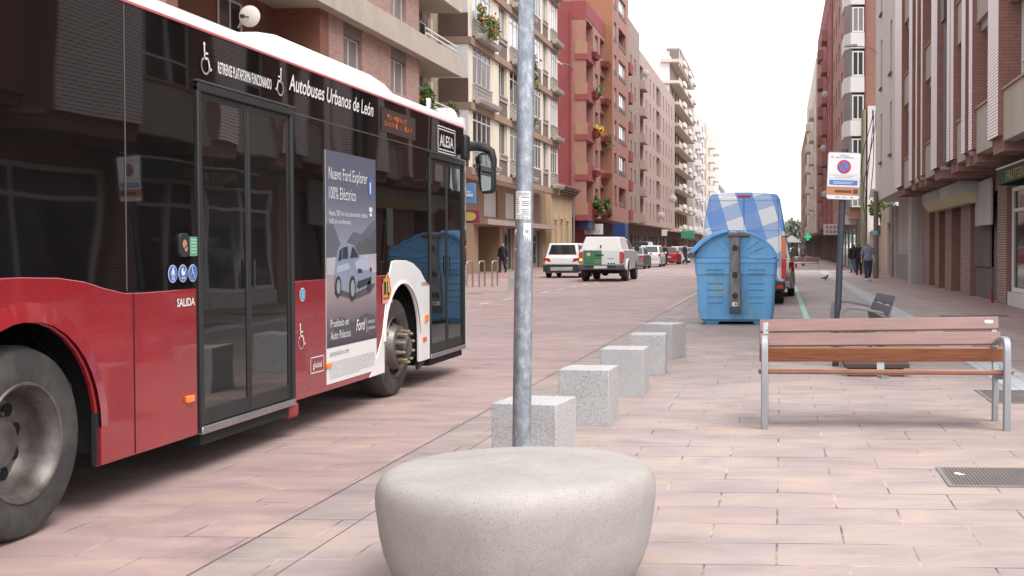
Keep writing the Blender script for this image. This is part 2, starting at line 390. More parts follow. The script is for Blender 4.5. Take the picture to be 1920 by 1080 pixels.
# black glazing
gl = [(Y0b,1.18)]+[(a,b+.002) for a,b in belt[::-1][1:]]+[(7.30,2.47),(8.77,2.47),(8.77,1.182),(10.90,1.182),(10.98,1.307),(11.1,1.317),(11.4,1.312),(11.62,1.282),(11.84,1.207),(11.96,1.132),(12.06,1.072),(12.15,1.052),(12.15,2.43),(13.52,2.43),(13.52,2.81),(Y0b,2.81)]
bp(gl,'side_glazing',BGLASS,d0=-.004,d1=.03)
for yy,za,zb in ((6.52,1.19,2.80),(4.4,1.3,2.8)): MB(BO).box(BX-.02,BX-.0015,yy,yy+.008,za,zb).build('glazing_seam', plain('seam_grey',(.09,.09,.09),.5), bus)
MB(BO).box(BX-.02,BX-.0005,8.8,12.14,2.437,2.449).build('glazing_seam', plain('seam_brown',(.06,.05,.045),.5), bus)
bp(rrect(10.86,11.02,1.45,1.80,.03),'small_window_frame',BRUB,d0=.002,d1=.02)
# inner bodywork (leaves the wheel housings open)
IX = BX-.034; XR = BX-2.5
mb = MB(BO).box(XR+.03,IX,Y0b+.02,Y1b-.05,1.36,2.80)
for a,b in ((Y0b+.02,WR-.66),(WR+.66,WF-.60),(WF+.56,Y1b-.05)): mb.box(XR+.03,IX,a,b,.32,1.36)
mb.box(XR+.6,IX-.6,WR-.66,WR+.66,.5,1.36).box(XR+.6,IX-.6,WF-.6,WF+.56,.5,1.36)
mb.build('inner_body', BDARK, bus)
def pipes(y, n, seed):
    rr=random.Random(seed); m=MB(BO)
    for k in range(n):
        a=(IX-.08-rr.random()*.3, y+rr.uniform(-.03,.03), .35+rr.random()*.5)
        m.tube([a,(a[0],a[1]+rr.uniform(-.03,.03),a[2]+.12),(a[0]-.1,a[1],a[2]+.25)],.012,6)
    m.build('chassis_hose', BRUB, bus)
pipes(WR+.60,9,2)
# roof
prof=[(BX+.0,2.80),(BX-.004,2.845),(BX-.02,2.875),(BX-.055,2.90),(BX-.12,2.93),(BX-.3,2.965),(BX-1.25,3.0),(BX-2.2,2.965),(BX-2.44,2.90),(BX-2.49,2.85),(BX-2.5,2.80)]
MB(BO).prism(prof,'y',Y0b,Y1b-.25).build('roof', BWHITE, bus, smooth=40)
MB(BO).box(BX-.03,BX+.006,Y0b,Y1b-.25,2.798,2.812).build('roof_edge_line', plain('pink_edge_line',(.45,.12,.13),.4), bus)  # thin pink line along the roof edge
fx0,fx1=BX-.50,BX-2.1
pr=[(8.9,2.93),(9.15,3.02),(9.6,3.20),(9.9,3.235),(12.2,3.235),(12.6,3.20),(12.72,3.12),(12.75,2.93)]
mb=MB(BO)
n=len(pr)
ring=[]
for s_,(xa) in ((0,fx0),(1,fx0-.12),(2,fx1+.12),(3,fx1)):
    ring.append([(xa,a,(b if s_ in(1,2) else 2.9+(b-2.9)*.55)) for a,b in pr])
vs=[p for rg in ring for p in rg]; fs=[(i*n+k,i*n+k+1,(i+1)*n+k+1,(i+1)*n+k) for i in range(3) for k in range(n-1)]
fs+=[list(range(n)),list(range(3*n,4*n))]
mb.mesh(vs,fs).build('roof_fairing', BWHITE, bus, smooth=35, bevel=.02)
MB(BO).box(BX-.2,BX-.45,12.9,13.25,2.93,2.975).build('roof_hatch', BRUB, bus, bevel=.01)
MB(BO).box(BX-.24,BX-.28,13.0,13.05,2.97,3.09).build('antenna', BWHITE, bus, bevel=.006)
MB(BO).lathe([(.001,3.02),(.07,3.015),(.12,2.99),(.15,2.93),(.16,2.86)],(BX-.18,13.35,0),n=20).build('roof_lamp', BWHITE, bus, smooth=60)
# front end
mb=MB(BO)
prof2=[(BX-.0,Y1b-.26),(BX-.01,Y1b-.12),(BX-.06,Y1b-.03),(BX-.2,Y1b+.04),(BX-1.25,Y1b+.10),(BX-2.3,Y1b+.04),(BX-2.44,Y1b-.03),(BX-2.49,Y1b-.12),(BX-2.5,Y1b-.26)]
MB(BO).prism(prof2,'z',1.0,2.80).build('windscreen', BGLASS, bus, smooth=40)
MB(BO).prism(prof2,'z',.28,.998).build('front_bumper', BWHITE, bus, smooth=40)
MB(BO).prism([(a,b-.0) for a,b in prof2],'z',2.802,2.93).build('front_cap', BWHITE, bus, smooth=40)
for sx in (BX-.35,BX-2.15): MB(BO).lathe([(.001,.06),(.08,.05),(.1,.0)],(sx,Y1b+.06,.62),'y',16).build('headlight', BMETAL, bus, smooth=60)
# rear and far side
MB(BO).box(XR,BX-.001,Y0b-.02,Y0b+.015,.3,1.18).build('rear_panel', RED, bus)
MB(BO).box(XR,BX-.001,Y0b-.02,Y0b+.015,1.185,2.80).build('rear_window', BGLASS, bus)
MB(BO).prism([(Y0b,z0)]+archpts(WR,.60,1.07,z0)+archpts(WF,.52,1.09,z0)+[(Y1b-.27,z0),(Y1b-.27,1.18),(Y0b,1.18)],'x',XR,XR+.03).build('off_side_panel', RED, bus)
MB(BO).box(XR,XR+.03,Y0b,Y1b-.27,1.183,2.80).build('off_side_glazing', BGLASS, bus)
# doors
def door(ya,yb,zt,zb,name):
    d = MB(BO).box(BX-.03,BX+.012,ya,ya+.045,zb-.02,zt).box(BX-.03,BX+.012,yb-.045,yb,zb-.02,zt).box(BX-.03,BX+.016,ya,yb,zt-.03,zt+.025).build(name, BRUB, bus, bevel=.006)
    mid=(ya+yb)/2
    for a,b in ((ya+.05,mid-.004),(mid+.004,yb-.05)):
        lf = MB(BO)
        t=.035
        lf.box(BX-.035,BX-.006,a,a+t,zb,zt-.035).box(BX-.035,BX-.006,b-t,b,zb,zt-.035).box(BX-.035,BX-.006,a+t,b-t,zt-.075,zt-.035).box(BX-.035,BX-.006,a+t,b-t,zb,zb+.10)
        lf.build('door_frame', BRUB, d, bevel=.004)
        MB(BO).box(BX-.03,BX-.012,a+t,b-t,zb+.10,zt-.075).build('door_glass', BDOOR, d)
        MB(BO).tube([(BX+.004,b-t-.02 if a<mid-.1 and b<mid else a+t+.02,1.35),(BX+.004,b-t-.02 if b<mid else a+t+.02,1.15)],.008,6).build('door_handle', BRUB, d)
    MB(BO).box(BX-.05,BX+.018,ya+.01,yb-.01,zb-.055,zb-.008).build('door_sill', BMETAL, d, bevel=.006)
    MB(BO).box(BX-.3,BX-.02,ya+.05,yb-.05,zb-.13,zb-.057).build('door_step', BDARK, d)
    # grey brushed lintel above
    MB(BO).box(BX-.02,BX+.019,ya-.02,yb+.01,zt+.027,zt+.04).build('door_rail', plain('door_rail_grey',(.12,.12,.13),.3,.6), d)
    return d
door(7.32,8.76,2.445,.31,'rear_door')
door(12.16,13.50,2.40,.33,'front_door')
MB(BO).box(BX-.1,BX+.0,8.70,8.86,.15,.27).build('mud_flap', plain('faded_red_flap',(.25,.03,.03),.6), bus, bevel=.03)
MB(BO).hexa([(BX-.02,11.83,.27),(BX-.02,12.1,.27),(BX-.05,12.1,.27),(BX-.05,11.83,.27)],[(BX-.02,11.83,.2),(BX-.02,11.86,.2),(BX-.05,11.86,.2),(BX-.05,11.83,.2)]).build('splash_flap', BRUB, bus)
# wheels
def wheel_rear():
    w = MB(BO).lathe([(.30,-.29),(.40,-.30),(.455,-.27),(RW,-.22),(RW,-.07),(.455,-.02),(.40,.0),(.30,-.01),(.295,-.05)],(BX-.03,WR,RW),'x',64,cap=False)
    # inner twin
    w.lathe([(.30,-.6),(.44,-.6),(RW,-.55),(RW,-.38),(.44,-.33),(.30,-.33)],(BX-.03,WR,RW),'x',48,cap=False)
    t = w.build('rear_wheel', TYRE, bus, smooth=40)
    MB(BO).lathe([(.300,-.012),(.293,-.002),(.283,-.005),(.275,-.03),(.262,-.05),(.252,-.10),(.247,-.15),(.225,-.185),(.17,-.20),(.13,-.195),(.125,-.13),(.10,-.115),(.001,-.11)],(BX-.03,WR,RW),'x',64,cap=False).build('rim', RIM, t, smooth=30)
    for k in range(10):
        a=2*math.pi*k/10+.2; cy,cz=WR+.195*math.cos(a),RW+.195*math.sin(a)
        MB(BO).lathe([(.001,-.180),(.034,-.180)],(BX-.03,cy,cz),'x',16,cap=False).build('vent_hole', HOLE, t, recalc=False)
        a+=.31; cy,cz=WR+.145*math.cos(a),RW+.145*math.sin(a)
        MB(BO).lathe([(.016,-.20),(.016,-.165),(.010,-.155),(.001,-.154)],(BX-.03,cy,cz),'x',6,cap=False).build('wheel_nut', RIM, t)
WR0=WR; WR=WR+.055
wheel_rear()
WR=WR0
def wheel_front():
    w = MB(BO).lathe([(.30,-.29),(.40,-.30),(.455,-.27),(RW,-.22),(RW,-.07),(.455,-.02),(.40,.0),(.30,-.01),(.295,-.05)],(BX-.06,WF,RW),'x',64,cap=False).build('front_wheel', TYRE, bus, smooth=40)
    MB(BO).lathe([(.297,-.012),(.29,-.002),(.275,-.02),(.265,-.05),(.24,-.06),(.225,-.02),(.20,.03),(.175,.045),(.12,.045),(.115,.10),(.09,.125),(.001,.13)],(BX-.06,WF,RW),'x',64,cap=False).build('rim', RIM, w, smooth=30)
    for k in range(10):
        a=2*math.pi*k/10; 
        c=(BX-.06,WF+.245*math.cos(a),RW+.245*math.sin(a))
        MB(BO).ball((c[0]-.035,c[1],c[2]),.028,.022,.022,10,6).build('vent_hole', HOLE, w)
        a+=.3; c=(BX-.06,WF+.148*math.cos(a),RW+.148*math.sin(a))
        MB(BO).lathe([(.021,.045),(.021,.085),(.015,.088),(.015,.125),(.009,.135),(.001,.136)],c,'x',8,cap=False).build('wheel_nut', plain('brass_nut',(.24,.21,.14),.55,.5), w, smooth=30)
wheel_front()
for yy in (WR,WF):
    MB(BO).lathe([(.28,.30),(.44,.30),(RW,.24),(RW,.08),(.44,.03),(.28,.03),(.28,.30)],(XR,yy,RW),'x',32,cap=False).build('off_side_wheel', TYRE, bus, smooth=40)
# mirror
m = MB(BO).tube([(BX-.02,13.62,2.60),(BX+.04,13.80,2.63),(BX+.14,13.9,2.62),(BX+.22,13.9,2.57),(BX+.245,13.9,2.47),(BX+.245,13.9,2.38)],[.06,.06,.055,.05,.045,.04],10).build('mirror', BRUB, bus, smooth=50)
MB(BO).box(BX-.04,BX+.04,13.50,13.66,2.44,2.74).build('mirror_bracket', BRUB, m, bevel=.03)
def shellm(s, ya, yb): return [(BX+.03+s,2.50-s),(BX+.11,2.56-s),(BX+.19,2.55-s),(BX+.255-s,2.46),(BX+.27-s,2.15),(BX+.24-s,2.08+s),(BX+.12,2.07+s),(BX+.09+s,2.12)]
MB(BO).prism(shellm(0,0,0),'y',13.86,13.98).build('mirror_housing', BRUB, m, bevel=.02)
MB(BO).prism(shellm(.03,0,0),'y',13.853,13.862).build('mirror_glass', plain('mirror_silver',(.55,.6,.6),.03,1,var=0), m)
# ---- lettering and stickers on the side
PL = Plane((BX,0,0),(0,1,0),(0,0,1))
text('side_lettering','Autobuses Urbanos de León',WHITEV,bus,PL,8.70,2.605,.125,1.80,d=.004,bold=.012,shear=.22,off=BO)
text('side_lettering','RETIRENSE PLATAFORMA FUNCIONANDO',WHITEV,bus,PL,7.60,2.565,.075,.80,d=.004,bold=.02,off=BO)
text('side_lettering','ALESA',WHITEV,bus,PL,12.545,2.53,.125,.52,d=.004,bold=.02,off=BO)
fr=[]
for k in (0,.03):
    fr+=stroke([(12.47+k,2.46+k),(13.14-k,2.46+k),(13.14-k,2.735-k),(12.47+k,2.735-k),(12.47+k,2.46+k)],.012)
flat('emblem_border',fr,PL,WHITEV,bus,.004,BO)
text('side_lettering','SALIDA',WHITEV,bus,PL,7.055,1.075,.05,.215,d=.004,bold=.02,off=BO)
text('side_lettering','ENTRADA',plain('maroon_vinyl',(.22,.04,.05),.5),bus,PL,11.88,1.045,.04,.25,d=.008,bold=.01,off=BO)
text('side_lettering','global',WHITEV,bus,PL,9.10,.49,.05,.18,d=.004,bold=.005,off=BO)
flat('emblem_border',stroke([(9.06,.455),(9.32,.455),(9.32,.575),(9.06,.575),(9.06,.455)],.008),PL,WHITEV,bus,.004,BO)
def wheelchair(u,v,h,mirror=1,name='wheelchair_symbol',mat=None,d=.004):
    f=lambda pts:[(u+mirror*a*h,v+b*h) for a,b in pts]
    P=[f(disc(-.08,.93,.065,12))]
    P+=stroke(f([(-.08,.84),(-.06,.5),(.16,.5),(.27,.17),(.36,.2)]),.075*h)+stroke(f([(-.06,.66),(.14,.66)]),.06*h)
    P+=stroke(f(arc(-.02,.27,.25,125,345,16)),.06*h)
    return flat(name,P,PL,mat or WHITEV,bus,d,BO)
wheelchair(7.44,2.53,.205); wheelchair(8.545,2.54,.205,-1); wheelchair(8.885,.66,.20)
BLUEV=plain('blue_vinyl',(.03,.13,.42),.45,var=.03)
for k,yy in enumerate((7.01,7.13,7.25)):
    flat('round_sticker',[disc(yy,1.275,.054)],PL,WHITEV,bus,.003,BO); flat('round_sticker',[disc(yy,1.275,.049)],PL,BLUEV,bus,.0045,BO)
flat('pictogram',[disc(7.01,1.308,.008,8)]+stroke([(7.01,1.295),(7.01,1.262)],.02)+stroke([(7.003,1.265),(7.0,1.237)],.008)+stroke([(7.017,1.265),(7.02,1.237)],.008)+stroke([(6.997,1.295),(6.99,1.265)],.006)+stroke([(7.023,1.295),(7.03,1.265)],.006),PL,WHITEV,bus,.006,BO)
flat('pictogram',[[(7.107,1.288)]+arc(7.13,1.284,.023,180,360,8)+[(7.153,1.288)]]+[[(7.13,1.288)]+arc(7.13,1.288,.023,90,180,6)]+stroke([(7.152,1.29),(7.162,1.302)],.006)+[disc(7.118,1.247,.007,8),disc(7.142,1.247,.007,8)],PL,WHITEV,bus,.006,BO)
wheelchair(7.245,1.238,.078,1,'pictogram',d=.006)
flat('round_sticker',[disc(8.915,1.075,.052)],PL,WHITEV,bus,.003,BO); flat('round_sticker',[disc(8.915,1.075,.045)],PL,plain('teal_vinyl',(.05,.25,.42),.4),bus,.0045,BO)
flat('pictogram',[disc(8.915,1.095,.008,8)]+stroke([(8.915,1.08),(8.915,1.05)],.012),PL,WHITEV,bus,.006,BO)
flat('green_notice',[rect(7.215,7.31,1.38,1.50)],PL,plain('green_notice_vinyl',(.10,.30,.20),.5),bus,.003,BO)
flat('notice_print',[rect(7.228,7.298,z,z+.006) for z in (1.40,1.42,1.44,1.46,1.478)],PL,plain('pale_green_print',(.45,.6,.5),.5),bus,.0045,BO)
mb_=MB(BO).prism(rrect(7.085,7.195,1.375,1.52,.03),'x',BX-.01,BX+.012).build('door_button',BRUB,bus,bevel=.004)
flat('button_face',[disc(7.135,1.455,.027,14),disc(7.15,1.425,.018,12)],Plane((BX+.012,0,0),(0,1,0),(0,0,1)),plain('skin_tone_print',(.45,.2,.13),.5),mb_,.002,BO)
for yy,zz,m_,hh in ((7.19,.50,AMBER,.045),(9.41,.485,AMBER,.04),(12.02,.71,AMBER,.075),(11.96,.50,plain('orange_lens',(.55,.10,.03),.2),.045)):
    MB(BO).box(BX-.005,BX+.02,yy-.045,yy+.045,zz-hh/2,zz+hh/2).build('side_marker', m_, bus, bevel=.006)
flat('warning_sticker',[[(10.70,.92),(10.97,.92),(10.97,.99),(10.86,1.21),(10.70,1.10)]],Plane((BX+.004,0,0),(0,1,0),(0,0,1)),plain('white_red_sticker',(.6,.3,.25),.5),bus,.003,BO)
flat('warning_triangle',[[(10.71,.955),(10.965,.955),(10.86,1.195)]],Plane((BX+.004,0,0),(0,1,0),(0,0,1)),plain('red_sticker',(.5,.03,.03),.5),bus,.0045,BO)
flat('warning_panel',[[(10.72,.975),(10.93,.975),(10.86,1.14),(10.84,1.15),(10.72,1.15)]],Plane((BX+.004,0,0),(0,1,0),(0,0,1)),plain('ochre_sticker',(.50,.30,.06),.5),bus,.006,BO)
flat('pictogram',[rect(10.735,10.79,1.0,1.12)]+stroke([(10.83,1.09),(10.83,1.02),(10.85,.985)],.02)+stroke([(10.83,1.02),(10.88,1.0)],.018)+[disc(10.83,1.11,.013,8)],Plane((BX+.004,0,0),(0,1,0),(0,0,1)),HOLE,bus,.0075,BO)
# LED destination display behind the glass
flat('display_window',[rect(10.72,11.72,2.50,2.72)],PL,plain('display_brown',(.035,.022,.02),.3),bus,.001,BO)
rr=random.Random(12); dots=[]
for row,(z_,u0,u1) in enumerate(((2.625,10.88,11.50),(2.56,10.80,11.62))):
    u=u0
    while u<u1:
        k_=rr.choice((0,1,2))
        if k_!=1: dots.append(rect(u,u+.010,z_,z_+.048))
        dots.append(rect(u,u+.034,z_+rr.choice((0,.02,.040)),z_+rr.choice((0,.02,.040))+.009)) 
        u+=.052
flat('display_text',[d for d in dots if d[2][1]>d[0][1]],PL,plain('led_orange',(.5,.12,.02),.5,emit=(1,.22,.04),es=.12),bus,.003,BO)
# ---- advertising poster
ad = MB(BO).box(BX+.0005,BX+.0045,9.38,10.54,.33,2.22).build('advert_poster', WHITEV, bus)
AP = Plane((BX+.0045,9.38,.33),(0,1,0),(0,0,1))   # 1.16 wide, 1.89 high
M = Mat('advert_sky_print'); sp=M.n('ShaderNodeSeparateXYZ'); M.l(M.pos(),sp.inputs[0])
M.set(M.ramp(M.math('DIVIDE',M.math('SUBTRACT',sp.outputs[2],.62),1.6),[(0,(.035,.035,.045)),(.14,(.14,.115,.13)),(.30,(.30,.24,.24)),(.42,(.30,.27,.30)),(.56,(.20,.21,.27)),(.8,(.10,.108,.15)),(1,(.082,.09,.13))]),.35)
flat('poster_print',[rect(0,1.16,.29,1.89)],AP,M.m,ad,.001,BO)
flat('poster_print',[[(0,.92),(0,1.28),(.10,1.34),(.2,1.25),(.32,1.12),(.36,1.1),(.36,.92)],[(.3,.95),(.45,1.15),(.6,1.24),(.8,1.22),(1.0,1.31),(1.16,1.36),(1.16,.95)]],AP,plain('print_mountains',(.10,.105,.135),.4),ad,.002,BO)
flat('poster_print',[[(.62,.98),(.66,1.12),(.74,1.16),(.82,1.13),(.9,1.2),(1.0,1.17),(1.08,1.25),(1.16,1.28),(1.16,.98)]],AP,plain('print_trees',(.075,.085,.09),.4),ad,.0025,BO)
flat('poster_print',[[(.0,.88),(.0,1.02),(1.16,1.05),(1.16,.88)]],AP,plain('print_lake',(.36,.34,.37),.4,var=.1),ad,.003,BO)
flat('poster_print',[[(.1,.50),(.3,.53),(.6,.47),(.9,.53),(1.1,.5),(1.16,.42),(.7,.38),(.2,.42)],[(.15,.73),(.6,.66),(1.0,.70),(1.14,.78),(.6,.80)]],AP,plain('print_shadow',(.07,.065,.075),.4),ad,.0035,BO)
def flatc(name,polys,*a): return flat(name,[[(.60+(u-.60)*.90,.71+(v-.73)*.80) for u,v in p] for p in polys],*a)
CB=plain('print_car_blue',(.20,.235,.31),.35,var=.06); CL=plain('print_car_light',(.32,.37,.45),.35,var=.05)
flatc('poster_car',[[(.12,.82),(.13,1.02),(.18,1.18),(.24,1.245),(.42,1.275),(.60,1.25),(.74,1.13),(.98,1.07),(1.08,1.0),(1.09,.86),(1.02,.80),(.6,.73),(.5,.74),(.3,.78),(.17,.80)]],AP,CB,ad,.005,BO)
flatc('poster_car',[[(.62,1.06),(.76,1.115),(.97,1.07),(1.06,1.02),(.98,.97),(.66,.98)],[(.18,1.03),(.46,1.06),(.50,1.0),(.16,.96)]],AP,CL,ad,.006,BO)
flatc('poster_car_glass',[[(.20,1.08),(.235,1.19),(.29,1.215),(.30,1.10)],[(.315,1.10),(.31,1.22),(.44,1.235),(.45,1.11)],[(.50,1.11),(.56,1.235),(.62,1.21),(.73,1.12)]],AP,plain('print_dark',(.03,.035,.045),.3),ad,.007,BO)
flatc('poster_car_trim',[[(.66,.80),(.72,.78),(1.06,.83),(1.07,.90),(.70,.86)],[(.70,1.0),(.80,.99),(.82,.95),(.70,.95)],[(1.03,1.0),(1.07,1.0),(1.08,.96),(1.04,.95)],disc(.20,.82,.075,18,.11),disc(.555,.79,.085,18,.135),disc(1.0,.80,.05,16,.06)],AP,plain('print_dark',(.03,.035,.045),.3),ad,.008,BO)
flatc('poster_car_rim',[disc(.20,.82,.045,14,.075),disc(.555,.79,.052,14,.09)],AP,plain('print_rim',(.25,.25,.27),.3),ad,.009,BO)
PW=plain('print_white',(.62,.62,.66),.4,var=.02)
text('poster_text','Nuevo Ford Explorer',PW,ad,AP,.06,1.66,.105,.88,d=.004,off=BO)
text('poster_text','100% Eléctrico',PW,ad,AP,.06,1.50,.105,.60,d=.004,off=BO)
text('poster_text','Hasta 787 km de autonomía urbana',PW,ad,AP,.06,1.365,.045,.88,d=.004,off=BO)
text('poster_text','(602 km combinado)',PW,ad,AP,.06,1.30,.04,.48,d=.004,off=BO)
text('poster_text','Pruébalo en',PW,ad,AP,.07,.455,.07,.40,d=.006,off=BO)
text('poster_text','Auto Palacios',PW,ad,AP,.07,.355,.07,.44,d=.006,off=BO)
text('poster_text','Ford',PW,ad,AP,.64,.39,.10,.22,d=.006,shear=.3,bold=.015,off=BO)
flat('poster_text',stroke([(.895,.36),(.895,.49)],.006),AP,PW,ad,.006,BO)
text('poster_text','ACERCANDO',PW,ad,AP,.92,.435,.028,.19,d=.006,off=BO); text('poster_text','EL MAÑANA',PW,ad,AP,.92,.38,.028,.19,d=.006,off=BO)
flat('poster_badge',[disc(1.02,1.64,.055,20,.10)],AP,plain('badge_blue',(.05,.12,.33),.4),ad,.004,BO)
flat('poster_badge',[rect(1.0,1.03,1.58,1.68),rect(.98,1.06,1.42,1.46),rect(.99,1.05,1.38,1.41)],AP,PW,ad,.005,BO)
text('poster_text','autopalacios.com',plain('print_grey',(.30,.30,.34),.5),ad,AP,.06,.22,.05,.42,d=.002,off=BO)
rr=random.Random(4); fine=[]
for k in range(9):
    u=.06
    while u<1.08-(.35 if k==8 else 0):
        w_=rr.uniform(.02,.06); fine.append(rect(u,min(u+w_,1.1),.165-k*.016,.165-k*.016+.006)); u+=w_+.012
flat('poster_small_print',fine,AP,plain('print_grey',(.30,.30,.34),.5),ad,.002,BO)

bus.location.y-=.13
# ------------------------------------------------------------------ near street furniture
CONC = Mat('pale_cast_stone'); v=CONC.obj()
n1=CONC.noise(v,260,3,.6); n2=CONC.noise(v,3,4,.6)
c=CONC.mix(CONC.ramp(n1,[(.36,1),(.44,0)]),(.335,.31,.29),(.245,.22,.205)); c=CONC.mix(CONC.ramp(CONC.noise(v,140,2,.6),[(.60,0),(.66,.55)]),c,(.16,.13,.12))
c=CONC.mix(1.0,c,CONC.ramp(CONC.noise(v,2.4,8,.75,.4),[(.3,.80),(.7,1.10)]),'MULTIPLY')
spz=CONC.n('ShaderNodeSeparateXYZ'); CONC.l(CONC.mapping(v,(1,1,1)),spz.inputs[0])
CONC.set(c,.75,spec=.3); CONC.bump(n1,.25,.003); CONC=CONC.m
GRAN = granite('speckled_grey_granite',(.39,.385,.385),(.22,.215,.22),(.58,.57,.565),130)
tag(MB((-1.127,4.97,0)).lathe([(.001,0),(.46,0),(.495,.02),(.532,.09),(.557,.16),(.574,.24),(.584,.32),(.589,.36),(.590,.40),(.586,.432),(.574,.460),(.555,.478),(.53,.489),(.50,.494),(.3,.498),(.001,.499)],(-1.127,4.97,0),n=96,cap=False)
   .build('stone_seat',CONC,smooth=70),'big round pale stone seat with rounded rim in the foreground','seat').location=(-1.127,4.97,0)
cubes=[(7.27,-1.80,.425,-7,'granite cube right behind the lamp post base, largest of the row'),
       (9.34,-1.78,.41,-3,'second granite cube from the round seat, fully clear of the lamp post'),
       (11.26,-1.74,.415,-2,'granite cube in the middle of the row of five'),
       (13.16,-1.71,.395,2,'granite cube second farthest of the row, tucked against the skewed one'),
       (15.0,-1.74,.43,-20,'farthest granite cube of the near row, turned askew so its right side shows')]
cm=None
def granite_cube(x,y,s,a):
    o=MB().box(-s/2,s/2,-s/2,s/2,0,.452).build('granite_cube',GRAN,bevel=.006); o.location=(x,y,0); o.rotation_euler=(0,0,R(a)); return o
for Y,xl,s,a,lab in cubes:
    tag(granite_cube(xl+s/2,Y+s/2,s,a),lab,'bollard','granite cubes along the kerb')
tag(granite_cube(-8.95,39.3,.46,3),'small pale stone cube across the road beside the lamp post','bollard')
# galvanised lamp post
GALV=Mat('galvanised_steel'); v=GALV.obj()
n=GALV.noise(GALV.mapping(v,(1,1,.6)),26,4,.7); n2=GALV.noise(GALV.mapping(v,(1,1,.15)),7,3,.6)
GALV.set(GALV.mix(1.0,GALV.ramp(n,[(.3,(.20,.22,.25)),(.52,(.30,.33,.37)),(.72,(.50,.54,.58))]),GALV.ramp(n2,[(.3,.85),(.7,1.1)]),'MULTIPLY'),GALV.ramp(n,[(.3,.5),(.7,.35)]),.55); GALV.bump(n,.15,.003); GALV=GALV.m
PX,PYY=-1.415,6.3
post=empty('lamp_post','tall galvanised steel lamp post with torn notices in front of the granite cubes','lamp post',(PX,PYY,0))
post.rotation_euler=(0,R(.9),0)
MB().lathe([(.051,0),(.0505,.5),(.049,1.2),(.046,2.2),(.042,3.4),(.036,6),(.033,8)],n=40).build('pole',GALV,post,smooth=60)
MB().lathe([(.08,0),(.08,.012),(.055,.02)],n=32).build('base_plate',GALV,post,smooth=40)
MB().tube([(0,0,7.9),(-.1,0,8.2),(-.6,0,8.35),(-1.2,0,8.4)],.028,10).build('arm',GALV,post,smooth=60)
MB().box(-1.75,-1.15,-.12,.12,8.36,8.46).build('lamp_head',GALV,post,bevel=.04)
def wrap(name, z0_,z1_,a0,a1,mat,r=.0,polyz=None,d=.0012):
    mb=MB(); nn=12
    for k in range(nn):
        ps=[]
        for t,top in ((k,0),(k+1,0),(k+1,1),(k,1)):
            f=t/nn; a=R(-90+a0+(a1-a0)*f); zz=(z1_ if top else (polyz(f) if polyz else z0_)); rad=.0493-.0023*max(0,min(1,(zz-1.2)))+.0004+d
            ps.append((rad*math.cos(a),rad*math.sin(a),zz))
        mb.face(ps)
    return mb.build(name,mat,post,smooth=60)
PAPER=plain('aged_paper',(.68,.68,.66),.8,var=.08,scale=14)
# notice: y 358..412 -> z at Y=6.3
nz0,nz1=1.585,1.735
nt_=wrap('notice',nz0,nz1,-52,52,PAPER)
INK=plain('grey_ink',(.16,.16,.17),.8,var=.05); 
def curved_text(s,z,h,w,mat):
    ob=text('notice_lettering',s,mat,None,Plane((0,0,0),(1,0,0),(0,0,1)),0,z,h,w,d=0,align='C',bold=.01)
    for p in ob.data.vertices:
        a=p.co.x/.0495; r_=.0493-.0023*max(0,min(1,(p.co.z-1.2)))+.0026; p.co=(r_*math.sin(a),-r_*math.cos(a),p.co.z)
    ob.parent=nt_
curved_text('TAPICERIA',1.716,.013,.074,INK); curved_text('622 704 60',1.589,.010,.066,INK)
rr=random.Random(3)
for col,(a0,a1) in enumerate(((-46,-18),(-6,46))):
    z=1.70
    while z>1.61:
        if rr.random()<.85:
            e=a1 if col else a0+rr.uniform(8,28); wrap('notice_line',z,z+.0045,a0+rr.uniform(0,5),e,INK,d=.002)
        z-=.011
for z in (1.7095,1.604): wrap('notice_line',z,z+.0018,-50,50,INK,d=.002)
rr=random.Random(9); seq=[rr.random() for _ in range(14)]
wrap('torn_leaflet',1.46,1.565,8,58,PAPER,polyz=lambda f:1.495-.028*((int(f*8)%2))-.02*f+.01*seq[int(f*12)])
wrap('leaflet_mark',1.512,1.528,20,42,plain('faded_blue_ink',(.20,.28,.45),.8),d=.002)
wrap('torn_leaflet',1.50,1.53,-60,-38,PAPER,polyz=lambda f:1.49+.03*f)
wrap('torn_leaflet',1.415,1.43,-55,-44,PAPER)
# ------------------------------------------------------------------ benches
WOOD=Mat('varnished_bench_wood'); v=WOOD.obj()
g=WOOD.noise(WOOD.mapping(v,(.7,14,14)),6,5,.65,.4)
WOOD.set(WOOD.mix(WOOD.ramp(g,[(.3,0),(.7,1)]),(.155,.052,.024),(.30,.115,.055)),WOOD.ramp(g,[(.3,.30),(.7,.42)]),coat=.35); WOOD.bump(g,.12,.002); WOOD=WOOD.m
WOODTOP=Mat('sky_sheen_bench_wood'); v=WOODTOP.obj()  # pinkish sky sheen of the tilted upper slats put into the wood colour
g=WOODTOP.noise(WOODTOP.mapping(v,(.7,14,14)),6,5,.65,.4); g2=WOODTOP.noise(WOODTOP.mapping(v,(1,3,3)),2,4,.6)
WOODTOP.set(WOODTOP.mix(1.0,WOODTOP.mix(WOODTOP.ramp(g,[(.3,0),(.7,1)]),(.165,.085,.068),(.235,.125,.105)),WOODTOP.ramp(g2,[(.3,.88),(.7,1.1)]),'MULTIPLY'),.38,spec=.6,coat=.25); WOODTOP.bump(g,.15,.002); WOODTOP=WOODTOP.m
ALU=plain('cast_aluminium',(.33,.34,.355),.5,.5,.06,8)
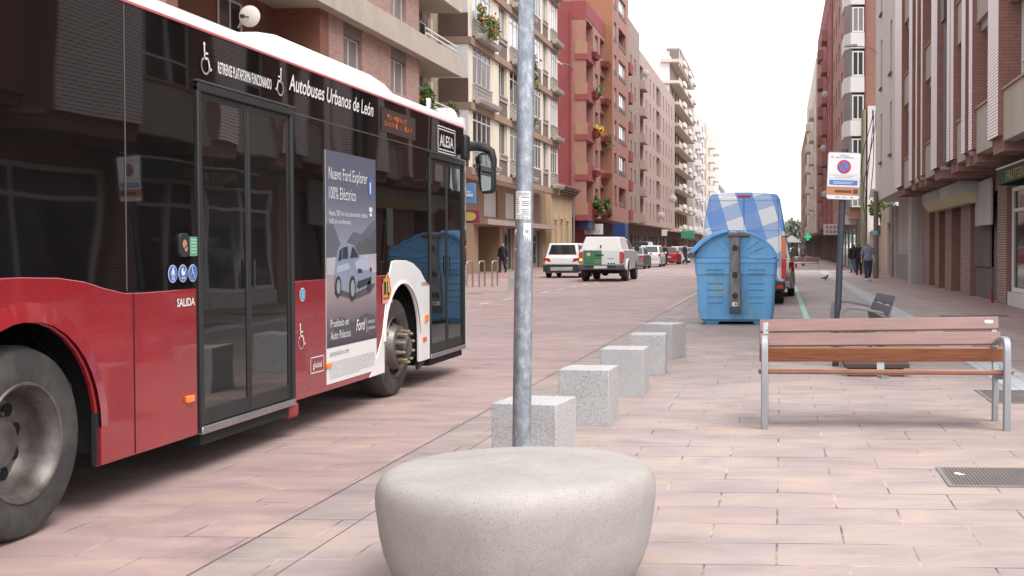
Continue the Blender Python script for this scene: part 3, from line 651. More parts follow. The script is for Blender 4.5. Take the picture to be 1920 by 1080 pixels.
def plank(x0,x1,y,z,w,t,tilt,dz=0):   # centre (y,z) in profile, width w along the tilt direction
    dy,dzz=math.cos(tilt),math.sin(tilt); ny,nz=-dzz,dy
    def q(x,a,b,e): return (x,y+dy*a+ny*b,z+dzz*a+nz*b+e)
    lo=[q(x0,-w/2,-t/2,0),q(x1,-w/2,-t/2,dz),q(x1,w/2,-t/2,dz),q(x0,w/2,-t/2,0)]
    hi=[q(x0,-w/2,t/2,0),q(x1,-w/2,t/2,dz),q(x1,w/2,t/2,dz),q(x0,w/2,t/2,0)]
    return MB().hexa(lo,hi)
def bench(loc,rz,label,group,L=2.0,legx=(-.95,.94),warp=.032,sticker=True,wv=.027,WOODTOP=WOODTOP,ALU=ALU,WOOD=WOOD):
    b=empty('park_bench',label,'bench',loc,rz,group)
    h=L/2
    # y runs from the front edge (0) to the back
    plank(-h,h,.035,.455,.07,.036,R(-6)).build('seat_slat',WOOD,b,bevel=.008)
    plank(-h,h,.165,.438,.13,.036,R(-7)).build('seat_slat',WOOD,b,bevel=.008)
    plank(-h,h,.315,.420,.13,.036,R(-7)).build('seat_slat',WOOD,b,bevel=.008)
    plank(-h,h,.475,.548,.118,.034,R(98),warp*.3).build('back_slat',WOOD,b,bevel=.007)
    plank(-h+.0,h-.01,.525,.662,.112,.034,R(66),warp*.7).build('back_slat',WOODTOP,b,bevel=.007)
    plank(-h,h-.02,.575,.775,.112,.034,R(66),warp).build('back_slat',WOODTOP,b,bevel=.007)
    for lx in legx:
        lg=MB()
        prof=[(-.02,0),(.03,0),(.035,.2),(.03,.45),(.02,.60),(.03,.66),(.08,.695),(.20,.69),(.34,.665),(.50,.635),(.50,.665),(.34,.70),(.20,.728),(.07,.733),(.01,.72),(-.02,.685),(-.03,.62),(-.035,.50),(-.035,.2)]
        lg.prism([(p[0]-.02,p[1]) for p in prof],'x',lx-wv,lx+wv).build('front_leg',ALU,b,bevel=.008)
        MB().prism([(.47,0),(.52,0),(.50,.30),(.52,.50),(.60,.80),(.57,.81),(.49,.62),(.46,.40),(.44,.3)],'x',lx-wv*.9,lx+wv*.9).build('rear_leg',ALU,b,bevel=.006)
        MB().prism([(.0,.40),(.46,.355),(.46,.39),(.0,.437)],'x',lx-.018,lx+.018).build('seat_bracket',ALU,b)
    MB().prism([(.44,.37),(.48,.37),(.62,.82),(.585,.82)],'x',-.03,.03).build('centre_brace',ALU,b)
    MB().prism([(.04,.395),(.48,.365),(.48,.38),(.04,.425)],'x',-.03,.03).build('centre_brace',ALU,b)
    if sticker:
        pl=Plane((h-.12,.5605,.824),(1,0,0),(0,math.cos(R(66)),math.sin(R(66))))
        flat('oval_label',[rrect(-.035,.035,-.018,.010,.012)],Plane((h-.1,.569,.822),(1,0,0),(0,math.cos(R(66)),math.sin(R(66)))),WHITEV,b,.006)
    return b
bench((.82,9.24,0),0,'slatted wooden bench seen from the front in the right foreground, warped pinkish back','wooden benches')
bench((.73,14.95,0),R(-90+1),'slatted wooden bench seen end on behind the near bench, facing the road','wooden benches',1.95,(-.9,.9),sticker=False,wv=.013,WOODTOP=plain('dark_grey_bench_wood',(.075,.062,.068),.5,scale=5),WOOD=plain('dark_grey_bench_wood',(.075,.062,.068),.5),ALU=plain('dull_bench_metal',(.22,.205,.205),.6,.2))
pf_=MB((1.05,13.3,0))  # guessed low slatted shape, dark brown all over
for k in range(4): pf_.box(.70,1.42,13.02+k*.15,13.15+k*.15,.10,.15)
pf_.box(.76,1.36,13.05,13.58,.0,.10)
pf_=pf_.build('guessed_platform',plain('dark_brown_platform',(.07,.035,.028),.6),bevel=.006); pf_.location=(1.05,13.3,0); tag(pf_,'guessed low dark platform on the paving behind the near bench','platform')
bench((1.55,78,0),R(180),'distant wooden bench seen from behind, beyond the pigeon','wooden benches',1.9,sticker=False)
# ------------------------------------------------------------------ parking sign
sign=empty('parking_sign','no parking sign board on a leaning dark post behind the bench','sign',(.655,14.2,0)); sign.rotation_euler=(0,R(2.3),0)
MB().tube([(0,0,0),(0,0,2.62)],.040,20).build('post',plain('dark_grey_post',(.055,.06,.075),.5,.3),sign,smooth=60)
SG=plain('sign_enamel',(.72,.72,.72),.4,var=.02)
bd=MB().prism(rrect(-.20,.20,2.01,2.58,.03),'y',-.062,-.044).build('sign_board',plain('sign_edge_grey',(.25,.25,.27),.4,.5),sign)
SP=Plane((0,-.062,2.01),(1,0,0),(0,0,1))  # .40 x .57, u centred
flat('board_face',[rrect(-.192,.192,.008,.562,.026)],SP,SG,bd,.002)
flat('orange_band',[rect(-.192,.192,.055,.155)],SP,plain('sign_orange',(.50,.20,.09),.5,var=.05),bd,.004)
flat('blue_band',[rrect(-.17,.17,.175,.235,.01)],SP,plain('sign_blue',(.06,.20,.50),.5,var=.03),bd,.004)
flat('band_lettering',[rect(-.12+.012*k,-.113+.012*k,.207,.217) for k in range(20)]+[rect(-.12+.012*k,-.113+.012*k,.19,.20) for k in range(18)],SP,SG,bd,.006)
flat('box_border',stroke([(-.17,.25),(.17,.25),(.17,.30),(-.17,.30),(-.17,.25)],.003),SP,plain('sign_grey_ink',(.35,.35,.37),.6),bd,.004)
flat('box_lettering',[rect(-.13+.013*k,-.122+.013*k,.28,.288) for k in range(20)]+[rect(-.10+.013*k,-.092+.013*k,.262,.270) for k in range(15)],SP,plain('sign_grey_ink',(.35,.35,.37),.6),bd,.004)
flat('roundel_rim',[disc(0,.395,.083,32)],SP,plain('sign_red',(.55,.02,.05),.45,var=.03),bd,.004)
flat('roundel_centre',[disc(0,.395,.062,32)],SP,plain('sign_blue',(.06,.20,.50),.5,var=.03),bd,.006)
flat('roundel_bar',stroke([(-.045,.44),(.045,.35)],.020),SP,plain('sign_red',(.55,.02,.05),.45,var=.03),bd,.008)
text('board_lettering','ZONA DE',plain('sign_ink',(.08,.08,.12),.6),bd,SP,0,.522,.015,.10,d=.005,align='C',bold=.01)
text('board_lettering','CARGA Y DESCARGA',plain('sign_ink',(.08,.08,.12),.6),bd,SP,0,.498,.015,.22,d=.005,align='C',bold=.01)
flat('crest',[disc(-.145,.51,.016,12)],SP,plain('crest_pink',(.62,.35,.33),.6),bd,.005)
flat('payment_strip',[rrect(-.10,.10,.085,.115,.006),rrect(.12,.175,.075,.13,.01)],SP,plain('sign_brown',(.10,.05,.04),.6),bd,.006)
flat('maker_marks',[rect(-.09,-.04,.028,.036),rect(.09,.12,.026,.036),rect(-.02,.05,.029,.034)],SP,plain('sign_ink',(.08,.08,.12),.6),bd,.004)
# ------------------------------------------------------------------ drains
def grate(name,lab,x0,x1,y0,y1,nx,ny,frame=.03):
    g=empty(name,lab,'drain cover',((x0+x1)/2,(y0+y1)/2,0)); o=g.location.copy(); off=tuple(o)
    MB(off).box(x0-frame,x1+frame,y0-frame,y0,.002,.012).box(x0-frame,x1+frame,y1,y1+frame,.002,.012).box(x0-frame,x0,y0,y1,.002,.012).box(x1,x1+frame,y0,y1,.002,.012).build('frame',plain('drain_frame',(.22,.19,.18),.6,.3),g)
    MB(off).face([(x0,y0,.006),(x1,y0,.006),(x1,y1,.006),(x0,y1,.006)]).build('pit',HOLE,g,recalc=False)
    m=MB(off)
    for k in range(nx): 
        x=x0+(x1-x0)*(k+.5)/nx; m.box(x-.004,x+.004,y0,y1,.0065,.0115)
    for k in range(ny):
        y=y0+(y1-y0)*(k+.5)/ny; m.box(x0,x1,y-.004,y+.004,.0065,.0105)
    m.build('grid',plain('drain_steel',(.22,.19,.18),.55,.5),g); return g
grate('drain_grate','metal mesh drain grate in the paving at lower right',1.03,2.1,7.05,7.60,48,24)
grate('drain_grate','dark square drain cover on the pavement right of the bench legs',1.97,3.0,10.85,11.8,40,36)
for k,(x,y,lab) in enumerate(((3.65,24.6,'narrow dark service cover near the brick shopfronts'),(4.4,24.9,'wide dark service cover closest to the brick piers'),(3.3,21.2,'small dark service cover nearer the grey tactile strip'))):
    tag(MB((x,y,0)).box(x-.35,x+.35,y-.3,y+.3,.002,.010).build('service_cover',plain('cover_iron',(.13,.12,.12),.6,.3),bevel=.002),lab,'cover').location=(x,y,0)
tag(MB((-9.6,36.2,0)).lathe([(.001,.010),(.30,.010),(.31,.004)],(-9.6,36.2,0),n=28).build('manhole_cover',plain('cover_iron',(.13,.12,.12),.6,.3)),'round dark manhole cover in the road behind the pickup','cover').location=(-9.6,36.2,0)
# bird dropping on the grate, leaf litter
tag(MB((1.15,7.42,0)).prism([(1.10+.03*math.cos(a*.7)+.004*a,7.40+.04*math.sin(a*.7)) for a in range(9)],'z',.012,.014).build('paper_scrap',WHITEV),'tiny white scrap lying on the corner of the near grate','litter').location=(1.15,7.42,0)
# ------------------------------------------------------------------ bike racks
SST=plain('stainless_tube',(.42,.38,.35),.32,.9,.05)
for k,(x,y,lab) in enumerate(((-11.35,41.9,'bike rack hoop nearest the bus, partly hidden by its door'),(-11.0,42.3,'steel bike rack hoop in the middle of the three'),(-10.62,42.7,'steel bike rack hoop standing farthest from the bus'))):
    o=MB((x,y,0)).tube([(x,y,0),(x,y,.82)]+[(x,y+.12-.12*math.cos(R(a)),.82+.12*math.sin(R(a))) for a in (30,60,90)]+[(x,y+.68+.12*math.sin(R(a)),.82+.12*math.cos(R(a))) for a in (0,30,60,90)]+[(x,y+.8,0)],.03,10).build('bike_rack',SST,smooth=60)
    o.location=(x,y,0); tag(o,lab,'bike rack','steel bike rack hoops')
# ------------------------------------------------------------------ blue container
BLUE=Mat('faded_blue_plastic'); v=BLUE.obj()
st=BLUE.ramp(BLUE.noise(BLUE.mapping(v,(2,2,.5)),1.6,5,.65),[(.3,.80),(.7,1.12)])
c=BLUE.mix(1.0,(.125,.345,.60),st,'MULTIPLY'); c=BLUE.mix(BLUE.ramp(BLUE.noise(BLUE.mapping(v,(1,1,.6),(2,1,4)),3.2,4,.6),[(.56,0),(.70,.42)]),c,(.33,.38,.26))
BLUE.set(c,.5); BLUE=BLUE.m
bin_=empty('recycling_container','large scuffed blue recycling container with arched lid behind the van','container',(-.84,21.7,0)); bo=(-.84,21.7,0)
def rounded(hx,y0,y1,z,r,n=4):
    return [( -.84+a,b,z) for a,b in rrect(-hx,hx,y0,y1,r,n)]
mb=MB(bo); rings=[rounded(.60,21.82,22.9,.06,.05),rounded(.685,21.76,22.96,.11,.08),rounded(.70,21.75,22.97,.22,.08),rounded(.705,21.745,22.975,.235,.08),rounded(.735,21.72,23.0,.93,.08),rounded(.755,21.70,23.02,.94,.08),rounded(.765,21.69,23.03,1.15,.08),rounded(.785,21.67,23.05,1.16,.09),rounded(.785,21.67,23.05,1.24,.09)]
n=len(rings[0]); vs=[p for r_ in rings for p in r_]; fs=[(i*n+k,i*n+(k+1)%n,(i+1)*n+(k+1)%n,(i+1)*n+k) for i in range(len(rings)-1) for k in range(n)]+[list(range(n))[::-1],list(range((len(rings)-1)*n,len(rings)*n))]
mb.mesh(vs,fs).build('body',BLUE,bin_,smooth=35)
for sx in (-1,1):
    for zz,w in ((1.06,.30),(.985,.30),(.80,.29),(.68,.29),(.55,.28),(.44,.28)):
        cx=-.84+sx*.39; y=21.72+(.93-zz)*.035 if zz<.93 else 21.69
        MB(bo).hexa([(cx-w/2,y+.02,zz-.045),(cx+w/2,y+.02,zz-.045),(cx+w/2,y-.004,zz-.045),(cx-w/2,y-.004,zz-.045)],[(cx-w/2,y+.02,zz+.0),(cx+w/2,y+.02,zz+.0),(cx+w/2,y-.022,zz-.006),(cx-w/2,y-.022,zz-.006)]).build('louvre',BLUE,bin_,bevel=.004)
    MB(bo).hexa([(-.84+sx*.45-.1,21.85,.0),(-.84+sx*.45+.1,21.85,.0),(-.84+sx*.45+.1,22.8,.0),(-.84+sx*.45-.1,22.8,.0)],[(-.84+sx*.45-.14,21.80,.08),(-.84+sx*.45+.14,21.80,.08),(-.84+sx*.45+.14,22.85,.08),(-.84+sx*.45-.14,22.85,.08)]).build('foot',BLUE,bin_)
# arched upper shell
ap=[(-.84+.76*math.cos(R(a)),1.24+.50*abs(math.sin(R(a)))**1.25) for a in range(0,181,9)]
lid=MB(bo).prism(ap,'y',21.72,23.0).build('arched_hood',BLUE,bin_,smooth=30,bevel=.015)
o1=[(-.84+.775*math.cos(R(a)),1.25+.50*abs(math.sin(R(a)))**1.25) for a in range(6,92,6)]
MB(bo).prism(o1+[(a*.97-.025,b-.035) for a,b in o1[::-1]],'y',21.70,21.74).build('hood_rim',BLUE,lid,bevel=.008)
# thick lid flap on the left
fl=[(-1.66,1.27),(-1.59,1.35),(-1.44,1.50),(-1.26,1.62),(-1.08,1.69),(-.98,1.71),(-.98,1.76),(-1.10,1.755),(-1.30,1.69),(-1.50,1.57),(-1.66,1.40),(-1.70,1.33)]
MB(bo).prism(fl,'y',21.60,23.1).build('lid',BLUE,bin_,bevel=.02,smooth=40)
MB(bo).prism([(-1.72,1.25),(-1.60,1.25),(-1.57,1.33),(-1.68,1.36),(-1.73,1.31)],'y',21.58,23.12).build('lid_handle',plain('dark_grey_plastic',(.07,.07,.08),.6),bin_,bevel=.015)
for a in (35,52,68,112,128):
    r1=.42; x1,z1=-.84+.70*math.cos(R(a)),1.24+.42*math.sin(R(a)); x0_,z0_=-.84+.30*math.cos(R(a)),1.24+.18*math.sin(R(a))
    MB(bo).tube([(x0_,21.715,z0_),(x1,21.715,z1)],.010,6).build('hood_rib',BLUE,lid)
MB(bo).prism([(-.60,1.25),(-.50,1.23),(-.20,1.23),(-.10,1.26),(-.10,1.29),(-.60,1.29)],'y',21.655,21.69).build('hood_catch',BLUE,lid,bevel=.01)
STL=Mat('worn_lift_steel'); v=STL.obj()
STL.set(STL.mix(STL.ramp(STL.noise(STL.mapping(v,(3,3,1)),4,5,.7),[(.35,0),(.65,1)]),(.21,.21,.22),(.10,.085,.075)),.5,.5); STL=STL.m
arm=MB(bo).box(-.945,-.765,21.60,21.66,.99,1.72).box(-.955,-.745,21.585,21.655,.33,.992).build('lifting_arm',STL,bin_,bevel=.012)
MB(bo).box(-.955,-.745,21.585,21.655,.22,.33).build('arm_foot',plain('arm_foot_dark',(.05,.05,.055),.6),arm,bevel=.01)
MB(bo).tube([(-.98,21.62,1.66),(-.58,21.62,1.66)],.035,12).build('lifting_pin',plain('rusty_pin',(.14,.09,.07),.7,.4),arm,smooth=60)
for zz in (1.43,.93,.55): MB(bo).lathe([(.001,-.012),(.045,-.012),(.055,0)],(-.85,21.585 if zz<.99 else 21.60,zz),'y',16).build('bolt',plain('dark_bolt',(.03,.03,.03),.5,.4),arm)
MB(bo).prism([(-.92,.98),(-.88,1.06),(-.82,1.06),(-.78,.98)],'y',21.57,21.60).build('arm_plate',STL,arm,bevel=.01)
flat('maker_label',[rect(-.90,-.81,.36,.43)],Plane((0,21.585,0),(1,0,0),(0,0,1)),PAPER,arm,.003,bo)
flat('label_mark',[rect(-.86,-.82,.375,.415)],Plane((0,21.585,0),(1,0,0),(0,0,1)),BLUEV,arm,.005,bo)
# ------------------------------------------------------------------ cars
WHITEP=plain('white_car_paint',(.74,.74,.74),.28,var=.04,coat=.6)
GREYP=plain('grey_car_paint',(.20,.205,.20),.3,.5,.05,coat=.6)
REDP=plain('red_car_paint',(.35,.02,.02),.3,var=.05,coat=.6)
DARKP=plain('dark_car_paint',(.03,.035,.04),.3,var=.05,coat=.6)
SILVP=plain('silver_car_paint',(.38,.37,.36),.3,.5,.05,coat=.6)
CGLASS=glassmat('car_window_glass',(.02,.024,.026),.05,spec=.9)
PLASTIC=plain('black_bumper_plastic',(.03,.03,.032),.6,var=.1)
PLATE=plain('number_plate',(.62,.62,.60),.5,var=.05)
HEADL=plain('clear_lens',(.5,.5,.52),.15,.3,.05,coat=.5)
def cwheel(parent,x,y,r,w=.2,side=1):
    t=MB().lathe([(r*.62,-w),(r*.9,-w),(r,-w*.85),(r,-w*.15),(r*.9,0),(r*.64,0),(r*.62,-.02)],(0,0,0),'x',28,cap=False)
    if side<0:
        t.v=[Vector((-p.x,p.y,p.z)) for p in t.v]
    o=t.build('wheel',TYRE,parent,smooth=40); o.location=(x,y,r)
    rm=MB().lathe([(r*.62,-.02),(r*.5,-.05),(r*.2,-.03),(.001,-.03)],(0,0,0),'x',20,cap=False)
    for k in range(5):
        a=2*math.pi*k/5
        rm.prism([(r*.6*math.cos(a-.12),r*.6*math.sin(a-.12)),(r*.6*math.cos(a+.12),r*.6*math.sin(a+.12)),(r*.1*math.cos(a+.5),r*.1*math.sin(a+.5)),(r*.1*math.cos(a-.5),r*.1*math.sin(a-.5))],'x',-.03,-.012)
    if side<0: rm.v=[Vector((-p.x,p.y,p.z)) for p in rm.v]
    rm.build('rim',plain('alloy_rim',(.35,.35,.36),.35,.8,.05),o,recalc=False)
    return o
def archarc(c,r,z0,n=10): return [(c+r*math.cos(math.pi-math.pi*k/n), .0+z0+r*math.sin(math.pi-math.pi*k/n)) for k in range(n+1)]
def car(name,label,cat,loc,rz,L,W,H,belt,paint,cab,wb,r=.33,low=.2,group='cars parked along the far side',bonnet=None,bump_dark=False,light='wide',extra=None):
    """rear at y=0, front at y=L. cab=(y rear belt, y rear roof, y front roof, y windscreen foot)"""
    o=empty(name,label,cat,loc,rz,group); h=W/2; a=(L-wb)*.52; f=a+wb; bon=bonnet or belt-.05
    prof=[(.04,low+.15)]+[(.18,low)]+archarc(a,r+.05,low)+archarc(f,r+.05,low)+[(L-.12,low),(L-.02,low+.2),(L,belt*.62),(L-.15,bon-.12),(L-.6,bon-.02),(cab[3],belt),(cab[0],belt),(.05,belt-.02),(0,belt*.72),(.02,belt*.5)]
    mb=MB().prism(prof,'x',-h,h)
    for p in mb.v:
        k=min(p.y,L-p.y); s=1-.10*max(0,1-k/.5)**2; s*=1-.05*max(0,(p.z-belt*.8)/(belt*.2)); p.x*=s
    body=mb.build('body',paint,o,bevel=.045,seg=3)
    hb,hr=h*.93,h*.74; rf=.03
    cb=MB().hexa([(-hb*.97,cab[0],belt-.03),(hb*.97,cab[0],belt-.03),(hb*.97,cab[3],belt-.03),(-hb*.97,cab[3],belt-.03)],[(-hr,cab[1],H),(hr,cab[1],H),(hr,cab[2],H),(-hr,cab[2],H)])
    cb.build('roof',paint,o,bevel=.05,seg=3)
    def lerp(p,q,t): return tuple(p[i]+(q[i]-p[i])*t for i in range(3))
    def pane(nm,c4,m0,m1,t0,t1,out):   # c4: bl br tr tl corners
        bl,br,tr,tl=c4
        def P(u,v): return lerp(lerp(bl,br,u),lerp(tl,tr,u),v)
        q=[P(m0,t0),P(m1,t0),P(m1+(-.02 if m1>.5 else 0),t1),P(m0+(.02 if m0<.5 else 0),t1)]
        nn=(Vector(q[1])-Vector(q[0])).cross(Vector(q[3])-Vector(q[0])).normalized()
        if nn.dot(Vector(out))<0: nn=-nn
        MB().hexa([Vector(p)-nn*.02 for p in q],[Vector(p)+nn*.008 for p in q]).build(nm,CGLASS,o,bevel=.006)
    B=[(-hb*.97,cab[0],belt-.03),(hb*.97,cab[0],belt-.03),(hb*.97,cab[3],belt-.03),(-hb*.97,cab[3],belt-.03)]
    T=[(-hr,cab[1],H),(hr,cab[1],H),(hr,cab[2],H),(-hr,cab[2],H)]
    pane('rear_window',(B[0],B[1],T[1],T[0]),.07,.93,.18,.88,(0,-1,.5))
    pane('windscreen',(B[2],B[3],T[3],T[2]),.06,.94,.12,.92,(0,1,.5))
    for i,j,sg in ((1,2,1),(3,0,-1)):
        for u0,u1 in ((.06,.34),(.37,.64),(.67,.93)):
            pane('side_window',(B[i],B[j],T[j],T[i]),u0,u1,.17,.84,(sg,0,.3))
    for sg in (-1,1):
        cwheel(o,sg*(h-.01),a,r,side=sg); cwheel(o,sg*(h-.01),f,r,side=sg)
        if light=='wide': MB().hexa([(sg*h*.58,-.01,belt*.76),(sg*h*.985,.04,belt*.76),(sg*h*.985,.2,belt*.76),(sg*h*.5,.12,belt*.76)],[(sg*h*.66,-.03,belt*.93),(sg*h*.97,.03,belt*.95),(sg*h*.95,.22,belt*.90),(sg*h*.6,.12,belt*.88)]).build('tail_light',REDL,o,bevel=.01)
        else: MB().hexa([(sg*h*.80,-.005,belt*.70),(sg*h*.97,.10,belt*.70),(sg*h*.97,.2,belt*.70),(sg*h*.8,.12,belt*.70)],[(sg*h*.80,-.0,belt*.97),(sg*h*.95,.07,belt*.99),(sg*h*.95,.22,belt*.99),(sg*h*.8,.12,belt*.97)]).build('tail_light',REDL,o,bevel=.01)
        MB().box(sg*h*.62,sg*h*.92,L-.12,L-.005,belt*.62,belt*.74).build('headlight',HEADL,o,bevel=.02)
        MB().box(sg*(h+.0),sg*(h+.16),cab[3]-.35,cab[3]-.25,belt-.02,belt+.11).build('wing_mirror',paint,o,bevel=.03)
    MB().box(-.26,.26,-.012,.02,belt*.60,belt*.60+.11).build('number_plate',PLATE,o,bevel=.003)
    MB().box(-h*.86,h*.86,-.03,.2,low+.02,low+(.42 if bump_dark else .22)).build('rear_bumper',PLASTIC if bump_dark else paint,o,bevel=.03)
    if bump_dark: 
        MB().box(-h*.60,h*.60,-.05,.1,low+.10,low+.28).build('bumper_plate',plain('silver_skid_plate',(.42,.42,.43),.4,.4),o,bevel=.03)
        MB().box(-h*.99,h*.99,-.02,.35,low+.06,low+.40).build('bumper_band',PLASTIC,o,bevel=.03)
    return o
car('parked_car','white crossover with dark bumper seen from behind, left of the pickup','car',(-10.42,55.3,0),0,4.3,1.80,1.66,1.02,WHITEP,(.18,.45,2.9,3.5),2.6,.34,.24,bump_dark=True)
car('parked_car','grey saloon parked beyond the pickup','car',(-10.15,79.2,0),0,4.6,1.80,1.50,.98,GREYP,(.55,1.15,2.7,3.35),2.7)
car('parked_car','white car parked between the grey saloon and the red hatchback','car',(-9.9,87.5,0),0,4.2,1.80,1.62,1.02,WHITEP,(.12,.55,2.6,3.2),2.6,light='high')
car('parked_car','small red hatchback with pale rear window','car',(-9.75,101,0),0,3.9,1.72,1.52,.98,REDP,(.10,.35,2.3,2.9),2.4,light='high')
car('parked_car','white car parked beyond the red hatchback','car',(-9.7,110,0),0,4.3,1.80,1.58,1.0,WHITEP,(.15,.55,2.7,3.3),2.6)
car('parked_car','pale car far down the row behind the standing pedestrian','car',(-9.5,124,0),0,4.3,1.78,1.5,1.0,SILVP,(.15,.55,2.7,3.3),2.6)
car('parked_van','tall dark van standing behind the row of parked cars','van',(-12.6,104,0),0,5.0,1.95,2.0,1.1,DARKP,(.05,.15,4.0,4.7),3.1)
car('parked_car','silver car with red tail lights parked just in front of the checked van','car',(-.52,34.3,0),0,4.2,1.86,1.72,1.05,SILVP,(.12,.45,2.8,3.4),2.6,.34,.24,group='vehicles in the bay behind the container',light='high')
car('parked_car','dark car parked farther along the bay before the benches','car',(-.6,45.5,0),0,4.2,1.8,1.55,1.0,DARKP,(.12,.45,2.8,3.4),2.6,group='vehicles in the bay behind the container')
# ------------------------------------------------------------------ pickup
pk=empty('pickup_truck','white pickup with canopy and green tailgate half, driving away','pickup',(-7.63,49.5,0))
prof=[(.12,.62)]+archarc(1.15,.44,.50)+archarc(4.2,.44,.50)+[(5.0,.45),(5.2,.6),(5.22,1.0),(5.0,1.20),(3.95,1.33),(3.3,1.36),(.02,1.36),(0,.80)]
mb=MB().prism(prof,'x',-.92,.92)
for p in mb.v:
    if p.y>4.6: p.x*=.93
    if p.z>1.3: p.x*=.955
mb.build('body',WHITEP,pk,bevel=.04,seg=3)
MB().hexa([(-.83,.04,1.35),(.83,.04,1.35),(.83,2.0,1.35),(-.83,2.0,1.35)],[(-.66,.30,1.91),(.66,.30,1.91),(.70,2.0,1.91),(-.70,2.0,1.91)]).build('canopy',plain('canopy_offwhite',(.66,.64,.61),.4,var=.05),pk,bevel=.04,seg=3)
MB().hexa([(-.84,2.10,1.34),(.84,2.10,1.34),(.84,4.05,1.34),(-.84,4.05,1.34)],[(-.68,2.2,1.86),(.68,2.2,1.86),(.66,3.2,1.82),(-.66,3.2,1.82)]).build('cab',WHITEP,pk,bevel=.04,seg=3)
for sg in (-1,1):
    for (a,b,c,d_) in ((2.25,2.95,2.28,2.92),(3.02,3.75,3.02,3.2)):
        MB().hexa([(sg*.80,a,1.38),(sg*.84,a,1.38),(sg*.84,b,1.38),(sg*.80,b,1.38)],[(sg*.69,c,1.77),(sg*.725,c,1.77),(sg*.725,d_,1.77),(sg*.69,d_,1.77)]).build('side_window',CGLASS,pk)
    cwheel(pk,sg*.93,1.15,.39,.26,sg); cwheel(pk,sg*.93,4.2,.39,.26,sg)
    MB().box(sg*.62,sg*.92,.70,.73,.22,.66).build('mud_flap',PLASTIC,pk,bevel=.02)
    MB().prism([(sg*.735,.80),(sg*.895,.80),(sg*.905,1.16),(sg*.87,1.27),(sg*.735,1.27)],'y',-.02,.12).build('tail_light',REDL,pk,bevel=.02)
    MB().box(sg*.93,sg*1.12,3.35,3.45,1.30,1.54).build('wing_mirror',PLASTIC,pk,bevel=.04)
    MB().prism([(k[0],k[1]) for k in [(1.15+.50*math.cos(R(a)),.48+.50*math.sin(R(a))) for a in range(0,181,15)]+[(1.15+.43*math.cos(R(a)),.48+.43*math.sin(R(a))) for a in range(180,-1,-15)]],'x',sg*.90,sg*.96).build('wheel_arch',WHITEP,pk,bevel=.01)
flat('lit_lamp',[disc(-.81,.93,.06,14)],Plane((0,-.02,0),(1,0,0),(0,0,1)),plain('lit_amber',(.9,.4,.05),.4,emit=(1,.35,.03),es=2.2),pk,.004)
GRN=plain('green_panel_paint',(.02,.16,.075),.35,var=.12,coat=.4)
tg=MB().box(-.725,.725,-.03,.02,.72,1.345).build('tailgate',WHITEP,pk,bevel=.01)
flat('green_panel',[rect(-.715,.02,.73,1.335)],Plane((0,-.03,0),(1,0,0),(0,0,1)),GRN,tg,.003)
flat('crest',[disc(-.50,1.16,.08,12)],Plane((0,-.03,0),(1,0,0),(0,0,1)),plain('pale_emblem',(.55,.50,.42),.5),tg,.005)
flat('tailgate_lettering',[rect(-.28,.00,.89,.93),rect(-.30,.0,.80,.845)],Plane((0,-.03,0),(1,0,0),(0,0,1)),plain('lime_lettering',(.16,.36,.10),.5),tg,.005)
flat('tailgate_lettering',[rect(.26+.11*k,.33+.11*k,.74,.80) for k in range(3)]+[rect(.25,.5,.98,1.0)],Plane((0,-.03,0),(1,0,0),(0,0,1)),PLASTIC,tg,.005)
MB().box(-.22,.10,-.055,-.03,1.10,1.16).build('tailgate_handle',PLASTIC,tg,bevel=.01)
MB().box(-.05,.0,.03,.13,1.44,1.56).build('canopy_latch',PLASTIC,pk,bevel=.01)
MB().box(-.90,.90,-.22,.12,.50,.71).build('rear_bumper',plain('bumper_grey',(.09,.09,.095),.45,.4),pk,bevel=.03)
MB().box(-.62,.0+.62,-.23,-.1,.60,.70).build('bumper_step',PLASTIC,pk,bevel=.02)
MB().box(-.26,.26,-.245,-.225,.565,.675).build('number_plate',PLATE,pk,bevel=.003)
MB().box(-.7,.7,.3,4.6,.36,.56).build('underbody',BDARK,pk)
MB().tube([(-.85,1.15,.39),(.85,1.15,.39)],.07,10).ball((.0,1.1,.37),.16,.18,.15).build('axle',BDARK,pk)
MB().tube([(-.95,.3,1.86),(-.98,.3,1.5),(-.97,.1,.8)],.006,5).build('cable',PLASTIC,pk)
pk.scale=(1.07,1,1)
# ------------------------------------------------------------------ checked delivery van
M=Mat('blue_white_check_wrap'); v=M.obj(); sp=M.n('ShaderNodeSeparateXYZ'); M.l(v,sp.inputs[0])
def bandf(ax,az,per,off,duty):
    t=M.math('ADD',M.math('MULTIPLY',sp.outputs[0],ax),M.math('MULTIPLY',sp.outputs[2],az)); t=M.math('ADD',t,M.math('MULTIPLY',sp.outputs[1],.35*ax))
    fr=M.math('FRACT',M.math('ADD',M.math('DIVIDE',t,per),off)); return M.math('LESS_THAN',fr,duty)
b1=bandf(1,.30,.88,.30,.5); b2=bandf(-.34,1,.80,.20,.48)
t=M.mix(M.math('MULTIPLY',b1,.82),(.72,.75,.78),(.05,.22,.62)); t2=M.mix(M.math('MULTIPLY',b2,.6),t,(.07,.26,.66))
M.set(t2,.3,coat=.5); CHECK=M.m
van=empty('delivery_van','tall delivery van wrapped in blue and white check behind the container','van',(-.93,29.4,0))
sec=[(-1.02,.55),(-1.04,.9),(-1.05,1.5),(-1.0,2.1),(-.90,2.66),(-.82,2.78),(-.4,2.83),(.4,2.83),(.82,2.78),(.90,2.66),(1.0,2.1),(1.05,1.5),(1.04,.9),(1.02,.55)]
mb=MB(); st=[(0.03,.98,0),(.10,1,0),(4.2,1,0),(4.8,.98,-.35),(5.25,.96,-1.25),(5.9,.9,-1.55)]
n=len(sec); vs=[]
for y,s,dz in st: vs+=[(a*s,y,b if b<1.2 else max(1.2,b+dz)) for a,b in sec]
